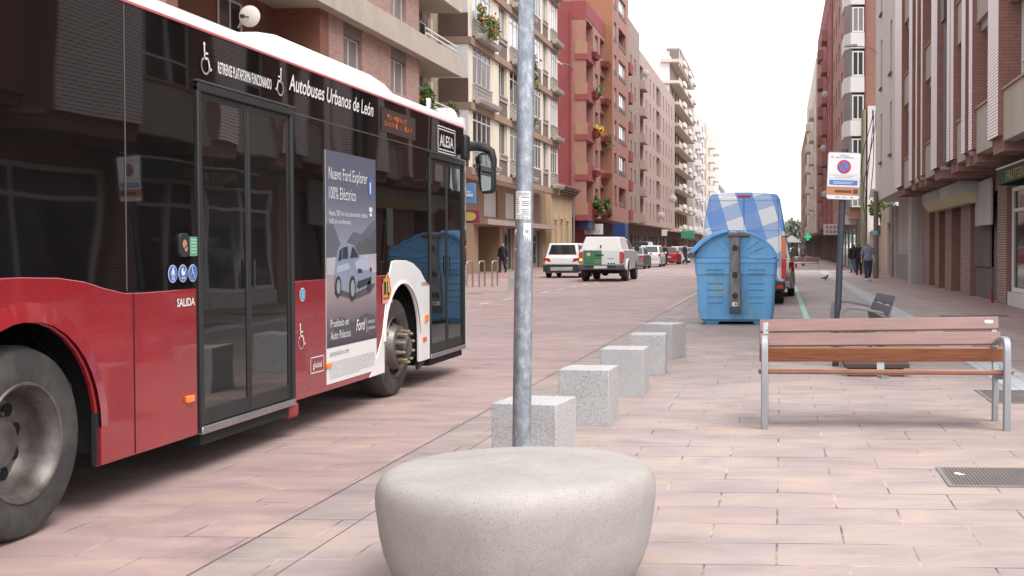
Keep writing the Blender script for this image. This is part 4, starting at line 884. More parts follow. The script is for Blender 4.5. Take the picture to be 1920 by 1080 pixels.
fs=[(i*n+k,i*n+(k+1)%n,(i+1)*n+(k+1)%n,(i+1)*n+k) for i in range(len(st)-1) for k in range(n)]+[list(range(n)),list(range((len(st)-1)*n,len(st)*n))]
mb.mesh(vs,fs).build('body',CHECK,van,smooth=30,bevel=.02)
for a,b in ((-.90,-.006),(.006,.90)):
    MB().hexa([(a,.0,.62),(b,.0,.62),(b,.04,.62),(a,.04,.62)],[(a*.93 if abs(a)>.5 else a,.0,2.70),(b*.93 if abs(b)>.5 else b,.0,2.70),(b*.93 if abs(b)>.5 else b,.04,2.70),(a*.93 if abs(a)>.5 else a,.04,2.70)]).build('rear_door',CHECK,van,bevel=.015)
MB().box(-.88,.88,-.004,.0,1.86,1.875).box(-.88,.88,-.004,.0,2.61,2.622).build('door_crease',plain('crease_blue',(.10,.25,.5),.4),van)
for sg in (-1,1):
    MB().prism([(sg*.93,1.15),(sg*1.055,1.15),(sg*1.045,1.70),(sg*.93,1.72)],'y',-.015,.10).build('tail_light',plain('orange_tail_lens',(.62,.17,.05),.25,var=.1,coat=.5),van,bevel=.01)
    MB().prism([(sg*.93,.66),(sg*1.05,.66),(sg*1.056,1.145),(sg*.93,1.145)],'y',-.015,.10).build('tail_light',REDL,van,bevel=.01)
    MB().prism([(sg*.92,1.73),(sg*1.04,1.73),(sg*1.02,1.84),(sg*.96,1.86)],'y',-.03,.04).build('hinge_cover',HEADL,van,bevel=.01)
    cwheel(van,sg*1.0,1.1,.35,.24,sg); cwheel(van,sg*1.0,4.6,.35,.24,sg)
MB().box(-.16,.16,-.03,.02,2.71,2.77).build('brake_light',REDL,van,bevel=.01)
MB().box(-1.03,1.03,-.10,.12,.36,.60).build('rear_bumper',PLASTIC,van,bevel=.04)
MB().box(.82,.98,-.115,-.1,.42,.50).build('reflector',REDL,van)
MB().box(-.26,.26,-.02,.0,.70,.81).build('number_plate',PLATE,van)
MB().box(-.9,.9,.3,5.6,.30,.57).build('underbody',BDARK,van)
MB().hexa([(-.86,5.28,1.60),(.86,5.28,1.60),(.86,5.30,1.60),(-.86,5.30,1.60)],[(-.82,4.86,2.40),(.82,4.86,2.40),(.82,4.88,2.40),(-.82,4.88,2.40)]).build('windscreen',CGLASS,van)
# ------------------------------------------------------------------ buildings
GL_D=glassmat('window_glass_dark',(.03,.033,.036),.05,.03,2,.9)
GL_M=glassmat('window_glass_curtained',(.22,.215,.21),.12,.03,2,.7)
GL_L=glassmat('window_glass_sky_tone',(.42,.42,.43),.10,.03,2,.7)  # pale base colour stands in for white sky mirrored in the panes
WF=plain('white_window_frame',(.66,.65,.64),.5,var=.04); BF=plain('brown_window_frame',(.085,.055,.045),.5,var=.06); GF=plain('grey_window_frame',(.30,.30,.30),.5,var=.05)
_wp={}
def win(root, s, X, ya, yb, za, zb, cols=2, frame=None, glass=None, transom=None, fw=.055, face='x', detail=True, name='window'):
    """a window seen as frame and pane; s is the outward direction, wall plane X"""
    frame=frame or WF; glass=glass or rnd.choice((GL_D,GL_D,GL_M,GL_L)); w=yb-ya; h=zb-za
    key=(round(w,2),round(h,2),cols,frame.name,glass.name,transom,fw,face,detail,s)
    if key not in _wp:
        def T(p):
            a,b,c=p      # a across, b out, c up
            return (b*s,a,c) if face=='x' else (a,b*s,c)
        m=MB(); 
        def bx(a0,a1,c0,c1,b0,b1):
            q=[T(p) for p in ((a0,b0,c0),(a1,b1,c1))]; m.box(q[0][0],q[1][0],q[0][1],q[1][1],q[0][2],q[1][2])
        bx(0,w,0,fw,0,.05); bx(0,w,h-fw,h,0,.05); bx(0,fw,fw,h-fw,0,.05); bx(w-fw,w,fw,h-fw,0,.05)
        if detail:
            for k in range(1,cols): bx(w*k/cols-fw*.4,w*k/cols+fw*.4,fw,h-fw,.002,.045)
            if transom: bx(fw,w-fw,h*transom-fw*.4,h*transom+fw*.4,.0,.043)
        m1=m
        m=MB(); bx(fw*.5,w-fw*.5,fw*.5,h-fw*.5,-.01,.012)
        o=m1.build(name,frame); p=m.build('pane',glass); me1,me2=o.data,p.data
        bpy.data.objects.remove(o); bpy.data.objects.remove(p); _wp[key]=(me1,me2)
    me1,me2=_wp[key]
    o=bpy.data.objects.new(name,me1); COL.objects.link(o); o.parent=root
    loc=(X,ya,za) if face=='x' else (ya,X,za)
    o.location=Vector(loc)-root.location
    p=bpy.data.objects.new('pane',me2); COL.objects.link(p); p.parent=o
    return o
def wall(mb, X, s, Y0,Y1,Z0,Z1, ops, rev=.22):
    """wall sheet in the plane x=X with real openings; ops: (ya,yb,za,zb[,depth])"""
    ys=sorted(set([Y0,Y1]+[v for o in ops for v in o[:2]])); zs=sorted(set([Z0,Z1]+[v for o in ops for v in o[2:4]]))
    for i in range(len(ys)-1):
        run=None
        for j in range(len(zs)-1):
            cy,cz=(ys[i]+ys[i+1])/2,(zs[j]+zs[j+1])/2
            hole=any(o[0]<cy<o[1] and o[2]<cz<o[3] for o in ops)
            if not hole:
                if run is None: run=zs[j]
            if hole and run is not None:
                mb.face([(X,ys[i],run),(X,ys[i+1],run),(X,ys[i+1],zs[j]),(X,ys[i],zs[j])][::s]); run=None
        if run is not None: mb.face([(X,ys[i],run),(X,ys[i+1],run),(X,ys[i+1],Z1),(X,ys[i],Z1)][::s])
    for o in ops:
        ya,yb,za,zb=o[:4]; d=o[4] if len(o)>4 else rev; x2=X-s*d
        mb.face([(X,ya,za),(x2,ya,za),(x2,ya,zb),(X,ya,zb)]).face([(X,yb,za),(x2,yb,za),(x2,yb,zb),(X,yb,zb)])
        mb.face([(X,ya,za),(X,yb,za),(x2,yb,za),(x2,ya,za)]).face([(X,ya,zb),(X,yb,zb),(x2,yb,zb),(x2,ya,zb)])
        if d>.5: mb.face([(x2,ya,za),(x2,yb,za),(x2,yb,zb),(x2,ya,zb)])
def shell(mb, X, s, D, Y0,Y1,Z0,Z1, bottom=True):
    x2=X-s*D
    mb.face([(X,Y0,Z0),(x2,Y0,Z0),(x2,Y0,Z1),(X,Y0,Z1)]).face([(X,Y1,Z0),(x2,Y1,Z0),(x2,Y1,Z1),(X,Y1,Z1)])
    mb.face([(x2,Y0,Z0),(x2,Y1,Z0),(x2,Y1,Z1),(x2,Y0,Z1)]).face([(X,Y0,Z1),(X,Y1,Z1),(x2,Y1,Z1),(x2,Y0,Z1)])
    if bottom: mb.face([(X,Y0,Z0),(X,Y1,Z0),(x2,Y1,Z0),(x2,Y0,Z0)])
LEAF=Mat('leaf_green'); v=LEAF.pos(); LEAF.set(LEAF.ramp(LEAF.noise(v,6,2,.6),[(.3,(.035,.07,.02)),(.7,(.10,.16,.045))]),.6); LEAF=LEAF.m
LEAF2=Mat('bright_leaf_green'); v=LEAF2.pos(); LEAF2.set(LEAF2.ramp(LEAF2.noise(v,6,2,.6),[(.3,(.08,.14,.02)),(.7,(.20,.27,.06))]),.6); LEAF2=LEAF2.m
YEL=plain('yellow_petals',(.70,.48,.03),.6); ORA=plain('orange_petals',(.65,.28,.12),.6)
def leaves(off, c, rx,ry,rz, n, size, mats, seed=0, name='foliage', parent=None, weights=None, clumps=0):
    rr=random.Random(seed); mb=MB(off); cl=[(rr.gauss(0,.45),rr.gauss(0,.45),rr.gauss(0,.45)) for _ in range(clumps)]
    for k in range(n):
        if clumps:
            q=rr.choice(cl); p=[q[i]+rr.gauss(0,.20) for i in range(3)]
        else:
            while True:
                p=[rr.uniform(-1,1) for _ in range(3)]
                if sum(x*x for x in p)<1: break
        p=(c[0]+p[0]*rx,c[1]+p[1]*ry,c[2]+p[2]*rz)
        a,b=Vector([rr.gauss(0,1) for _ in range(3)]).normalized(),Vector([rr.gauss(0,1) for _ in range(3)]).normalized()
        b=(b-a*a.dot(b)).normalized(); sz=size*rr.uniform(.6,1.3); P=Vector(p)
        mb.mi=rr.choices(range(len(mats)),weights)[0] if len(mats)>1 else 0
        mb.face([P-a*sz,P-b*sz*.45,P+a*sz,P+b*sz*.45])
    return mb.build(name,mats,parent,recalc=False)
CREAM=plaster('cream_render',(.68,.60,.49),.10); BROWNB=brickmat('dark_brown_brick',(.13,.085,.065),(.10,.065,.052),(.07,.055,.05),.25,.06,.006)
LEDGE=plaster('brown_stone_ledge',(.29,.20,.145),.2); GRC=plaster('grey_concrete_trim',(.38,.35,.33),.25); SPAN=brickmat('grey_brown_brick',(.20,.15,.135),(.16,.12,.11),(.10,.08,.075),.12,.05,.006)
def lattice(off, X, s, ya, yb, za, zb, parent, mat, name='balustrade'):
    mb=MB(off); mb.box(X,X+s*.08,ya,yb,zb-.07,zb).box(X,X+s*.08,ya,yb,za,za+.07)
    y=ya; k=0
    while y<yb-.05:
        mb.box(X+s*.01,X+s*.06,y,y+.05,za+.07,zb-.07); y+=.30
    z=za+.22
    while z<zb-.12: mb.box(X+s*.015,X+s*.055,ya,yb,z,z+.05); z+=.22
    return mb.build(name,mat,parent)
# ---- A: brick block with long concrete balconies (left, nearest)
XF=-16.0
PB=brickmat('pink_brown_brick',(.34,.185,.15),(.44,.26,.22),(.26,.20,.18),.30,.085,.012,.12)
PBS=brickmat('smooth_red_brick',(.24,.095,.06),(.20,.08,.052),(.11,.07,.055),.3,.085,.006,.12)
CONCW=plaster('weathered_concrete',(.44,.38,.32),.25,panels=None)
DBRN=plaster('brown_shutter_box',(.16,.125,.105),.15)
A=empty('apartment_building','brick apartment block with long concrete balcony bands behind the bus roof','building',(XF,36,0))
ops=[];W=[]
for f in range(8):
    zb=.51+3.12*f+.9   # slab top
    z0_=zb; 
    for ya,yb in ((42.4,44.3),(47.6,49.6),(27.5,29.3),(22.0,24.0),(33.8,35.2)):
        ops.append((ya,yb,z0_+.25,z0_+2.15,.25)); W.append((ya,yb,z0_+.25,z0_+1.62))
mb=MB(A.location)
# protruding bays
wall(mb,XF,1,41.0,51.4,2.0,27,[o for o in ops if 41<o[0]<51]); shell(mb,XF,1,1.6,41.0,51.4,2.0,27)
wall(mb,XF,1,20.0,30.0,2.0,27,[o for o in ops if o[0]<30]); shell(mb,XF,1,1.6,20.0,30.0,2.0,27)
mb.build('brick_bay',PB,A)
mb=MB(A.location); wall(mb,XF-1.6,1,16,58.4,0,27,[]); shell(mb,XF-1.6,1,12,16,58.4,0,27); mb.build('wall',PBS,A)
MB(A.location).box(XF-1.6,XF+.004,40.2,40.99,2,27).box(XF-1.6,XF+.0,30.01,30.6,2,27).build('brick_pier',PBS,A)
for ya,yb,za,zb in W:
    if za>22: continue
    if ya>41 or ya<30:
        win(A,1,XF-.22,ya,yb,za,zb,2,WF,transom=None,glass=rnd.choice((GL_M,GL_D)))
        MB(A.location).box(XF-.21,XF-.03,ya+.001,yb-.001,zb+.003,zb+.53).build('shutter_box',DBRN,A)
for f in range(8):
    zs=.51+3.12*f
    # soffit slab and two stepped bands
    MB(A.location).box(XF-1.6,XF+.45,18,56.8,zs-.12+.0,zs+.38).build('balcony_slab',CONCW,A)
    MB(A.location).box(XF-.05,XF+.36,18,56.78,zs+.385,zs+.90).build('balcony_band',CONCW,A)
    if f>6: continue
    for ya,yb in ((52.6,53.9),(55.6,57.4),(31.6,33.4),(36.0,37.6)):
        win(A,1,XF-1.58,ya,yb,zs+.4,zs+2.6,2,WF,GL_D)
        MB(A.location).box(XF-1.585,XF-1.5,ya-.1,yb+.1,zs+2.62,zs+2.98).build('shutter_box',DBRN,A)
    for ya,yb in ((51.6,56.6),)+(((30.8,40.0),) if f!=2 else ()):
        m_=MB(A.location); 
        for zz in (zs+1.08,zs+1.30): m_.box(XF+.22,XF+.27,ya,yb,zz,zz+.055)
        y=ya
        while y<yb: m_.box(XF+.22,XF+.26,y,y+.04,zs+.9,zs+1.1); y+=1.3
        m_.build('handrail',WF,A)
    MB(A.location).box(XF-1.6,XF-1.45,58.0,58.3,zs+.4,zs+2.98).build('end_pilaster',CREAM,A)
d_=empty('satellite_dish','white satellite dish above the bus roof on the brick block','dish',(XF+.5,33.3,7.75))
MB((XF+.5,33.3,7.75)).lathe([(.001,0),(.15,.012),(.26,.045),(.31,.075),(.31,.085),(.26,.06),(.15,.03),(.001,.018)],(XF+.75,33.1,8.08),'y',28,cap=False).build('dish',plaster('dish_cream',(.70,.66,.58),.05),d_,smooth=40)
MB((XF+.5,33.3,7.75)).tube([(XF+.75,33.1,8.05),(XF+.72,32.8,8.0)],.02,6).box(XF+.68,XF+.78,32.72,32.82,7.95,8.05).build('feed_arm',PLASTIC,d_)
MB((XF+.5,33.3,7.75)).tube([(XF+.75,33.15,8.08),(XF+.5,33.2,7.95),(XF+.4,33.2,7.75)],.03,6).build('bracket',GALV,d_)
for k,(y,z,r,n_,lab,mts) in enumerate(((51.9,8.35,.62,420,'tall feathery green shrub on the brick block balcony over the bus',(LEAF2,LEAF)),(53.6,7.95,.36,220,'low green shrub on the balcony between the two taller ones',(LEAF2,LEAF)),(56.0,8.15,.62,380,'green shrub at the end of the brick block balcony beside the cream building',(LEAF2,LEAF)))):
    z-=.35
    pl=empty('potted_shrub',lab,'plant',(XF+.15,y,z-r),group='shrubs on the brick block balcony')
    leaves((XF+.15,y,z-r),(XF+.15,y,z+.1),.35,r*.75,r,n_,.11,mts,seed=k,parent=pl)
    MB((XF+.15,y,z-r)).lathe([(.12,0),(.17,.3),(.001,.3)],(XF+.15,y,z-r-.25),n=14).build('pot',plain('terracotta',(.30,.12,.07),.8),pl)
# ---- B: cream block with white glazed galleries
XB=-15.7
B_=empty('apartment_building','cream apartment block with white glazed galleries and brown ledges behind the lamp post','building',(XB,70,0))
bays=[(59.2,63.0,'g'),(64.85,66.7,'w'),(67.4,72.7,'g'),(73.6,76.2,'g2'),(76.9,78.5,'w'),(79.4,81.6,'g')]
mb=MB(B_.location); ops=[]; lv=[5.5+3.27*k for k in range(7)]
for z in lv[:-1]:
    for ya,yb,k in bays:
        ops.append((ya,yb,z+(1.0 if k!='w' else 1.15),z+3.0,.2))
wall(mb,XB,1,58.45,82.0,5.2,25.1,ops); shell(mb,XB,1,12,58.45,82.0,5.2,25.1); mb.build('wall',CREAM,B_)
mb=MB(B_.location)
gops=[(59.5,60.6,.02,3.4),(61.6,62.5,.02,3.4),(65.2,70.2,.02,2.7,1.6),(71.2,74,.02,2.7),(75,78,.02,2.7),(79,83,.02,2.7),(66.5,69.8,3.25,4.9,.25),(71.8,74.5,3.25,4.9,.25),(75.4,78,3.25,4.9,.25)]
wall(mb,XB-1.3,1,58.45,84.2,0,5.19,gops); shell(mb,XB-1.3,1,8,58.45,84.2,0,5.19); mb.build('ground_floor_wall',plaster('ochre_brown_render',(.30,.20,.13),.25),B_)
MB(B_.location).box(XB-1.28,XB-.5,64.3,84,2.75,3.05).build('canopy',plaster('beige_canopy',(.36,.28,.24),.2),B_)
for ya,yb in ((59.5,60.6),(61.6,62.5)): MB(B_.location).box(XB-1.6,XB-1.5,ya,yb,.02,3.4).build('door',plain('brown_door',(.12,.065,.035),.6),B_)
for ya,yb in ((66.5,69.8),(71.8,74.5),(75.4,78)):
    m_=MB(B_.location); y=ya
    while y<yb-.1: m_.box(XB-1.5,XB-1.42,y+.02,y+.5,3.27,4.88); y+=.55
    m_.build('white_shutter',WF,B_)
for ya,yb in ((71.2,74),(75,78),(79,83)): win(B_,1,XB-1.5,ya,yb,.02,2.7,3,GF,GL_D)
for z in lv:
    MB(B_.location).box(XB+.001,XB+.16,58.44,81.95,z-.36,z).build('ledge',LEDGE,B_)
for z in lv[:-1]:
    for ya,yb,k in bays:
        if k=='w':
            win(B_,1,XB-.16,ya,yb,z+1.15,z+3.0,2,WF)
            MB(B_.location).box(XB+.002,XB+.03,ya,yb,z+.02,z+.85).build('brick_spandrel',SPAN,B_)
            lattice(B_.location,XB+.002,1,ya,yb,z+.86,z+1.2,B_,GRC)
        else:
            win(B_,1,XB-.05,ya,yb,z+1.0,z+3.0,max(3,int((yb-ya)/.9)),WF,transom=.74,fw=.09)
            if k=='g':
                lattice(B_.location,XB+.05,1,ya,yb,z+.2,z+1.08,B_,GRC)
                MB(B_.location).prism([(XB+.165,z-.02),(XB+.50,z+.02),(XB+.58,z+.26),(XB+.50,z+.30),(XB+.165,z+.24)],'y',ya-.1,yb+(.15 if yb<80 else .1)).build('planter',GRC,B_,bevel=.03)
            else: MB(B_.location).box(XB+.002,XB+.03,ya,yb,z+.02,z+1.0).build('brick_spandrel',SPAN,B_)
    # brown brick end parapets facing down the street
    MB(B_.location).box(XB-1.5,XB+.0,58.40,58.445,z+.02-.0,z+1.18).build('end_parapet',BROWNB,B_)
    MB(B_.location).box(XB-1.5,XB+.16,58.38,58.435,z-.36,z+.0).build('end_ledge',LEDGE,B_)
    MB(B_.location).box(XB-1.4,XB-.02,58.41,58.44,z+1.2,z+2.9).build('end_glazing',WF,B_)
for k,(y,z,ry,rz,n_,lab,mts,w) in enumerate(((60.7,12.9,1.3,.75,700,'orange flowering plants in the upper left gallery planter',(LEAF,LEAF2,ORA),(5,3,2)),
        (69.8,11.6+.4,1.9,1.15,1100,'large bush spilling from the gallery left of the lamp post',(LEAF,LEAF2,ORA),(7,3,.5)),
        (69.2,15.9,.8,.5,260,'small plants in a high planter beside the lamp post',(LEAF,LEAF2),(1,1)),
        (70.8,9.1,.9,.4,120,'sparse plants hanging on a grey gallery balustrade',(LEAF,LEAF2),(1,1)))):
    o=leaves((XB+.5,y,z-rz),(XB+.55,y,z),.45,ry,rz,n_,.13,mts,seed=20+k,name='planter_plants',weights=w,clumps=9 if n_>150 else 0)
    o.location=(XB+.5,y,z-rz); tag(o,lab,'plant','plants on the cream building')
# shop signs on the left
def sign_board(name,lab,x0,x1,y0,y1,z0_,z1_,mat,edge=None,group=None):
    o=MB(((x0+x1)/2,y0,z0_)).box(x0,x1,y0,y1,z0_,z1_).build(name,mat,bevel=.02); o.location=((x0+x1)/2,y0,z0_); tag(o,lab,'sign',group); return o
s1=sign_board('shop_sign','blue shop sign box projecting beside the bus mirror',-15.7,-15.0,57.0,57.2,3.6,4.6,plain('sign_box_blue',(.10,.22,.42),.4))
flat('sign_mark',[rect(.1,.6,.35,.5),rect(.2,.5,.55,.62)],Plane((-15.7,56.975,3.6),(1,0,0),(0,0,1)),plain('pale_sign_blue',(.45,.55,.65),.4),s1,.01,s1.location)
s2=sign_board('shop_sign','maroon shop sign with a yellow oval below the blue one',-15.6,-14.7,56.6,56.8,2.65,3.3,plain('sign_box_maroon',(.22,.03,.06),.4))
flat('sign_mark',[disc(.42,.32,.34,24,.22)],Plane((-15.6,56.575,2.65),(1,0,0),(0,0,1)),plain('sign_oval_yellow',(.42,.36,.10),.4),s2,.01,s2.location)
# ---- old low ochre house
OC=plaster('ochre_old_render',(.50,.39,.25),.35)
C_=empty('old_house','low ochre old house with tiled eaves between the cream and red blocks','house',(-16.6,88,0))
mb=MB(C_.location); hops=[(85.0,86.0,.9,3.3),(87.2,88.4,.02,3.4),(89.6,90.6,.9,3.3)]
wall(mb,-16.6,1,84.25,92.6,0,6.0,hops); shell(mb,-16.6,1,9,84.25,92.6,0,6.0); mb.build('wall',OC,C_)
for i,(a,b,c,d) in enumerate(hops):
    if i!=1: win(C_,1,-16.8,a,b,c,d,2,BF,GL_D)
    else: MB(C_.location).box(-16.82,-16.78,a,b,c,d).build('door',BF,C_)
    MB(C_.location).box(-16.598,-16.52,a-.25,a-.01,c,d+.2).box(-16.598,-16.52,b+.01,b+.25,c,d+.2).box(-16.598,-16.5,a-.25,b+.25,d+.2,d+.5).build('window_surround',plaster('sand_stone_trim',(.52,.38,.25),.3),C_)
TILE=brickmat('clay_roof_tiles',(.36,.17,.11),(.25,.12,.09),(.12,.07,.06),.25,.3,.03)
MB(C_.location).hexa([(-15.85,84.2,5.95),(-15.85,92.7,5.95),(-26,92.7,7.9),(-26,84.2,7.9)],[(-15.85,84.2,6.1),(-15.85,92.7,6.1),(-26,92.7,8.1),(-26,84.2,8.1)]).build('roof',TILE,C_)
m_=MB(C_.location)
for k in range(4): m_.box(-16.59,-15.95-.15*k,84.2,92.65,5.8-.17*k,5.92-.17*k)
m_.build('eaves_moulding',plaster('dark_eaves',(.22,.17,.14),.3),C_)
MB(C_.location).tube([(-15.9,92.4,6.0),(-16.4,92.45,5.4),(-16.45,92.45,.2)],.06,8).build('drainpipe',GALV,C_)
# ---- D: red brick block with corner loggias
REDB=brickmat('deep_red_brick',(.29,.065,.065),(.25,.055,.058),(.22,.06,.06),.25,.07,.006,.1)
PKB=brickmat('salmon_brick',(.38,.19,.145),(.34,.165,.13),(.26,.14,.12),.25,.07,.008,.12)
TANB=brickmat('tan_orange_brick',(.37,.21,.135),(.34,.19,.125),(.27,.16,.11),.25,.07,.008,.1)
ORB=brickmat('orange_brick',(.36,.165,.09),(.33,.15,.085),(.27,.13,.08),.25,.07,.008,.1)
D_=empty('apartment_building','red brick block with stacked corner balconies and a yellow flower box','building',(-16,100,0))
mb=MB(D_.location); fl=[4.08+3.3*k for k in range(5)]; HD=20.9
o1=[(96.0,99.4,z+1.05,z+2.9,.93) for z in fl]; o2=[(103.4,106,z+1.0,z+2.75,1.35) for z in fl]; o3=[(100.6,102.3,z+1.0,z+2.5) for z in fl]
wall(mb,-16,1,96.0,106.0,4.0,HD,o1+o2+o3)
x2=-28
# side wall with the open corner of each loggia left free
zc=4.0
for z in fl:
    mb.face([(-16,96.0,zc),(-16.93,96.0,zc),(-16.93,96.0,z+1.05),(-16,96.0,z+1.05)]); zc=z+2.9
mb.face([(-16,96.0,zc),(-16.93,96.0,zc),(-16.93,96.0,HD),(-16,96.0,HD)])
mb.face([(-16.93,96,4),(-17.2,96,4),(-17.2,96,HD),(-16.93,96,HD)])
mb.face([(-16,96,4),(-16,106,4),(-26,106,4),(-26,96,4)])
# loggia inner end and back handled by wall(); remove nothing else
mb.build('wall',PKB,D_,recalc=True)
MB(D_.location).face([(-17.205,96.005,0),(-28,96.005,0),(-28,96.005,HD),(-17.205,96.005,HD)]).box(-28,-16.02,96.02,106,HD-.02,HD+.75).build('party_wall',REDB,D_)
MB(D_.location).box(-16.015,-15.97,95.97,106.0,HD-.5,HD+.8).box(-17.2,-16.02,95.97,96.0,HD-.7,HD+.8).build('parapet',REDB,D_)
MB(D_.location).box(-17.6,-17.3,96.02,106,0,3.99).build('ground_floor_wall',plaster('dark_red_ground',(.20,.03,.03),.2),D_)
for i,z in enumerate(fl):
    win(D_,1,-16.2,100.6,102.3,z+1.0,z+2.5,2,GF,GL_L if i>2 else GL_D)
    win(D_,1,-16.92,97.2,99.0,z+.3,z+2.5,2,BF,GL_D); MB(D_.location).box(-16.92,-16.86,96.3,96.9,z+1.2,z+2.5).build('side_glazing',GL_D,D_)
    MB(D_.location).box(-16.93,-15.90,95.93,96.0,z+.1,z+1.06).build('balcony_parapet',TANB,D_)
    MB(D_.location).box(-16.93,-15.88,95.92,95.999,z-.38,z+.098).box(-15.999,-15.90,96.0,99.45,z-.38,z+1.06).build('balcony_edge',REDB,D_)
    MB(D_.location).hexa([(-15.895,98.4,z+.15),(-15.65,98.6,z+.2),(-15.65,100.4,z+.2),(-15.895,100.6,z+.15)],[(-15.895,98.2,z+.6),(-15.5,98.2,z+.62),(-15.5,100.9,z+.62),(-15.895,100.9,z+.6)]).build('flower_box',REDB,D_)
    MB(D_.location).hexa([(-15.99,103.6,z+.2),(-15.5,103.8,z+.25),(-15.5,105.6,z+.25),(-15.99,105.8,z+.2)],[(-15.99,103.5,z+.7),(-15.3,103.6,z+.72),(-15.3,105.9,z+.72),(-15.99,105.9,z+.7)]).build('flower_box',REDB,D_)
MB(D_.location).tube([(-17.25,95.9,HD),(-17.25,95.9,1)],.06,8).build('drainpipe',plain('red_pipe',(.3,.05,.05),.6),D_)
for k,(y,z,ry,rz,n_,sz,lab,mts,w) in enumerate(((99.6,fl[2]+.85,1.3,.4,500,.16,'yellow flowers filling a balcony box on the red block',(YEL,LEAF2),(5,1)),
      (99.9,fl[0]+.8,1.5,.7,600,.2,'green plants overflowing the lowest balcony of the red block',(LEAF,LEAF2),(3,1)),
      (104.8,fl[0]+1.0,.8,.9,300,.18,'tall green plants beside the orange block at the lowest balcony',(LEAF,LEAF2),(3,1)),
      (99.9,fl[3]+.9,.5,.4,90,.14,'small bright green plant on an upper red balcony',(LEAF2,),None),
      (104.9,fl[2]+.2,.9,1.2,160,.15,'trailing pale plant against the orange side wall',(LEAF2,LEAF),(1,1)))):
    o=leaves((-15.6,y,z-rz),(-15.55,y,z),.4,ry,rz,n_,sz,mts,seed=40+k,name='balcony_plants',weights=w,clumps=7); o.location=(-15.6,y,z-rz); tag(o,lab,'plant','plants on the red block')
# street lamp arm on red wall
l_=empty('wall_lamp','street lamp on a short arm fixed to the red side wall','street lamp',(-17.1,95.9,16.1))
MB((-17.1,95.9,16.1)).tube([(-17.1,95.9,16.1),(-17.2,94.6,16.25),(-17.6,93.0,16.1)],.05,8).build('arm',GALV,l_)
MB((-17.1,95.9,16.1)).box(-17.9,-17.4,91.4,93.0,15.85,16.1).build('lamp_head',plain('lamp_pink',(.55,.40,.38),.5),l_,bevel=.08)
# ---- E: orange brick tower
E_=empty('apartment_building','tall orange brick tower projecting beyond the red block','building',(-15.3,111,0)); HE=32
mb=MB(E_.location); eo=[];fe=[4.9+3.0*k for k in range(9)]
for i,z in enumerate(fe):
    eo+= [(107.3,108.7,z+.9,z+2.3)]
    eo+= [(110.3,115.3,z+.9,z+2.3) if i not in (0,5) else (110.3,115.3,z+.4,z+2.3,1.5)]
wall(mb,-15.3,1,106.05,117.3,3.9,HE,eo); shell(mb,-15.3,1,13,106.05,117.3,3.9,HE); mb.build('wall',[PKB],E_)
MB(E_.location).box(-28,-15.302,106.03,106.048,3.9,HE).build('side_wall',ORB,E_)
MB(E_.location).box(-17.3,-17.0,106.05,117.3,0,3.89).build('ground_floor_wall',plaster('dark_shopfront',(.07,.06,.07),.2),E_)
MB(E_.location).box(-15.299,-15.28,109.4,109.46,3.9,HE).build('drainpipe',GALV,E_)
for i,z in enumerate(fe[:7]):
    g=GL_L if i>1 else GL_D
    win(E_,1,-15.5,107.3,108.7,z+.9,z+2.3,2,WF if i>1 else BF,g)
    MB(E_.location).box(-15.298,-15.27,107.3,108.7,z+.5,z+.88).box(-15.298,-15.27,110.3,115.3,z+.5,z+.88).build('sill_panel',SPAN,E_)
    if i not in (0,5): win(E_,1,-15.5,110.3,115.3,z+.9,z+2.3,4,WF if i>0 else BF,g)
s3=sign_board('shop_sign','white hanging shop sign with red letters above the pickup',-15.35-1.6,-15.35,100.5,100.7,2.6,3.5,plain('sign_white',(.68,.68,.68),.5,var=.03))
text('sign_lettering','PELUX A',plain('sign_letter_red',(.45,.05,.05),.5),s3,Plane((-16.95,100.49,2.6),(1,0,0),(0,0,1)),.25,.15,.28,1.1,d=.0,off=s3.location)
s4=sign_board('awning','blue rounded shop awning beside the white hanging sign',-15.3,-14.2,106.2,108.6,2.3,3.7,plain('awning_blue',(.02,.05,.19),.4))
s5=sign_board('awning','long dark blue awning strip left of the white hanging sign',-16.9,-16.0,97.0,100.2,3.0,3.7,plain('awning_navy',(.04,.06,.16),.5))
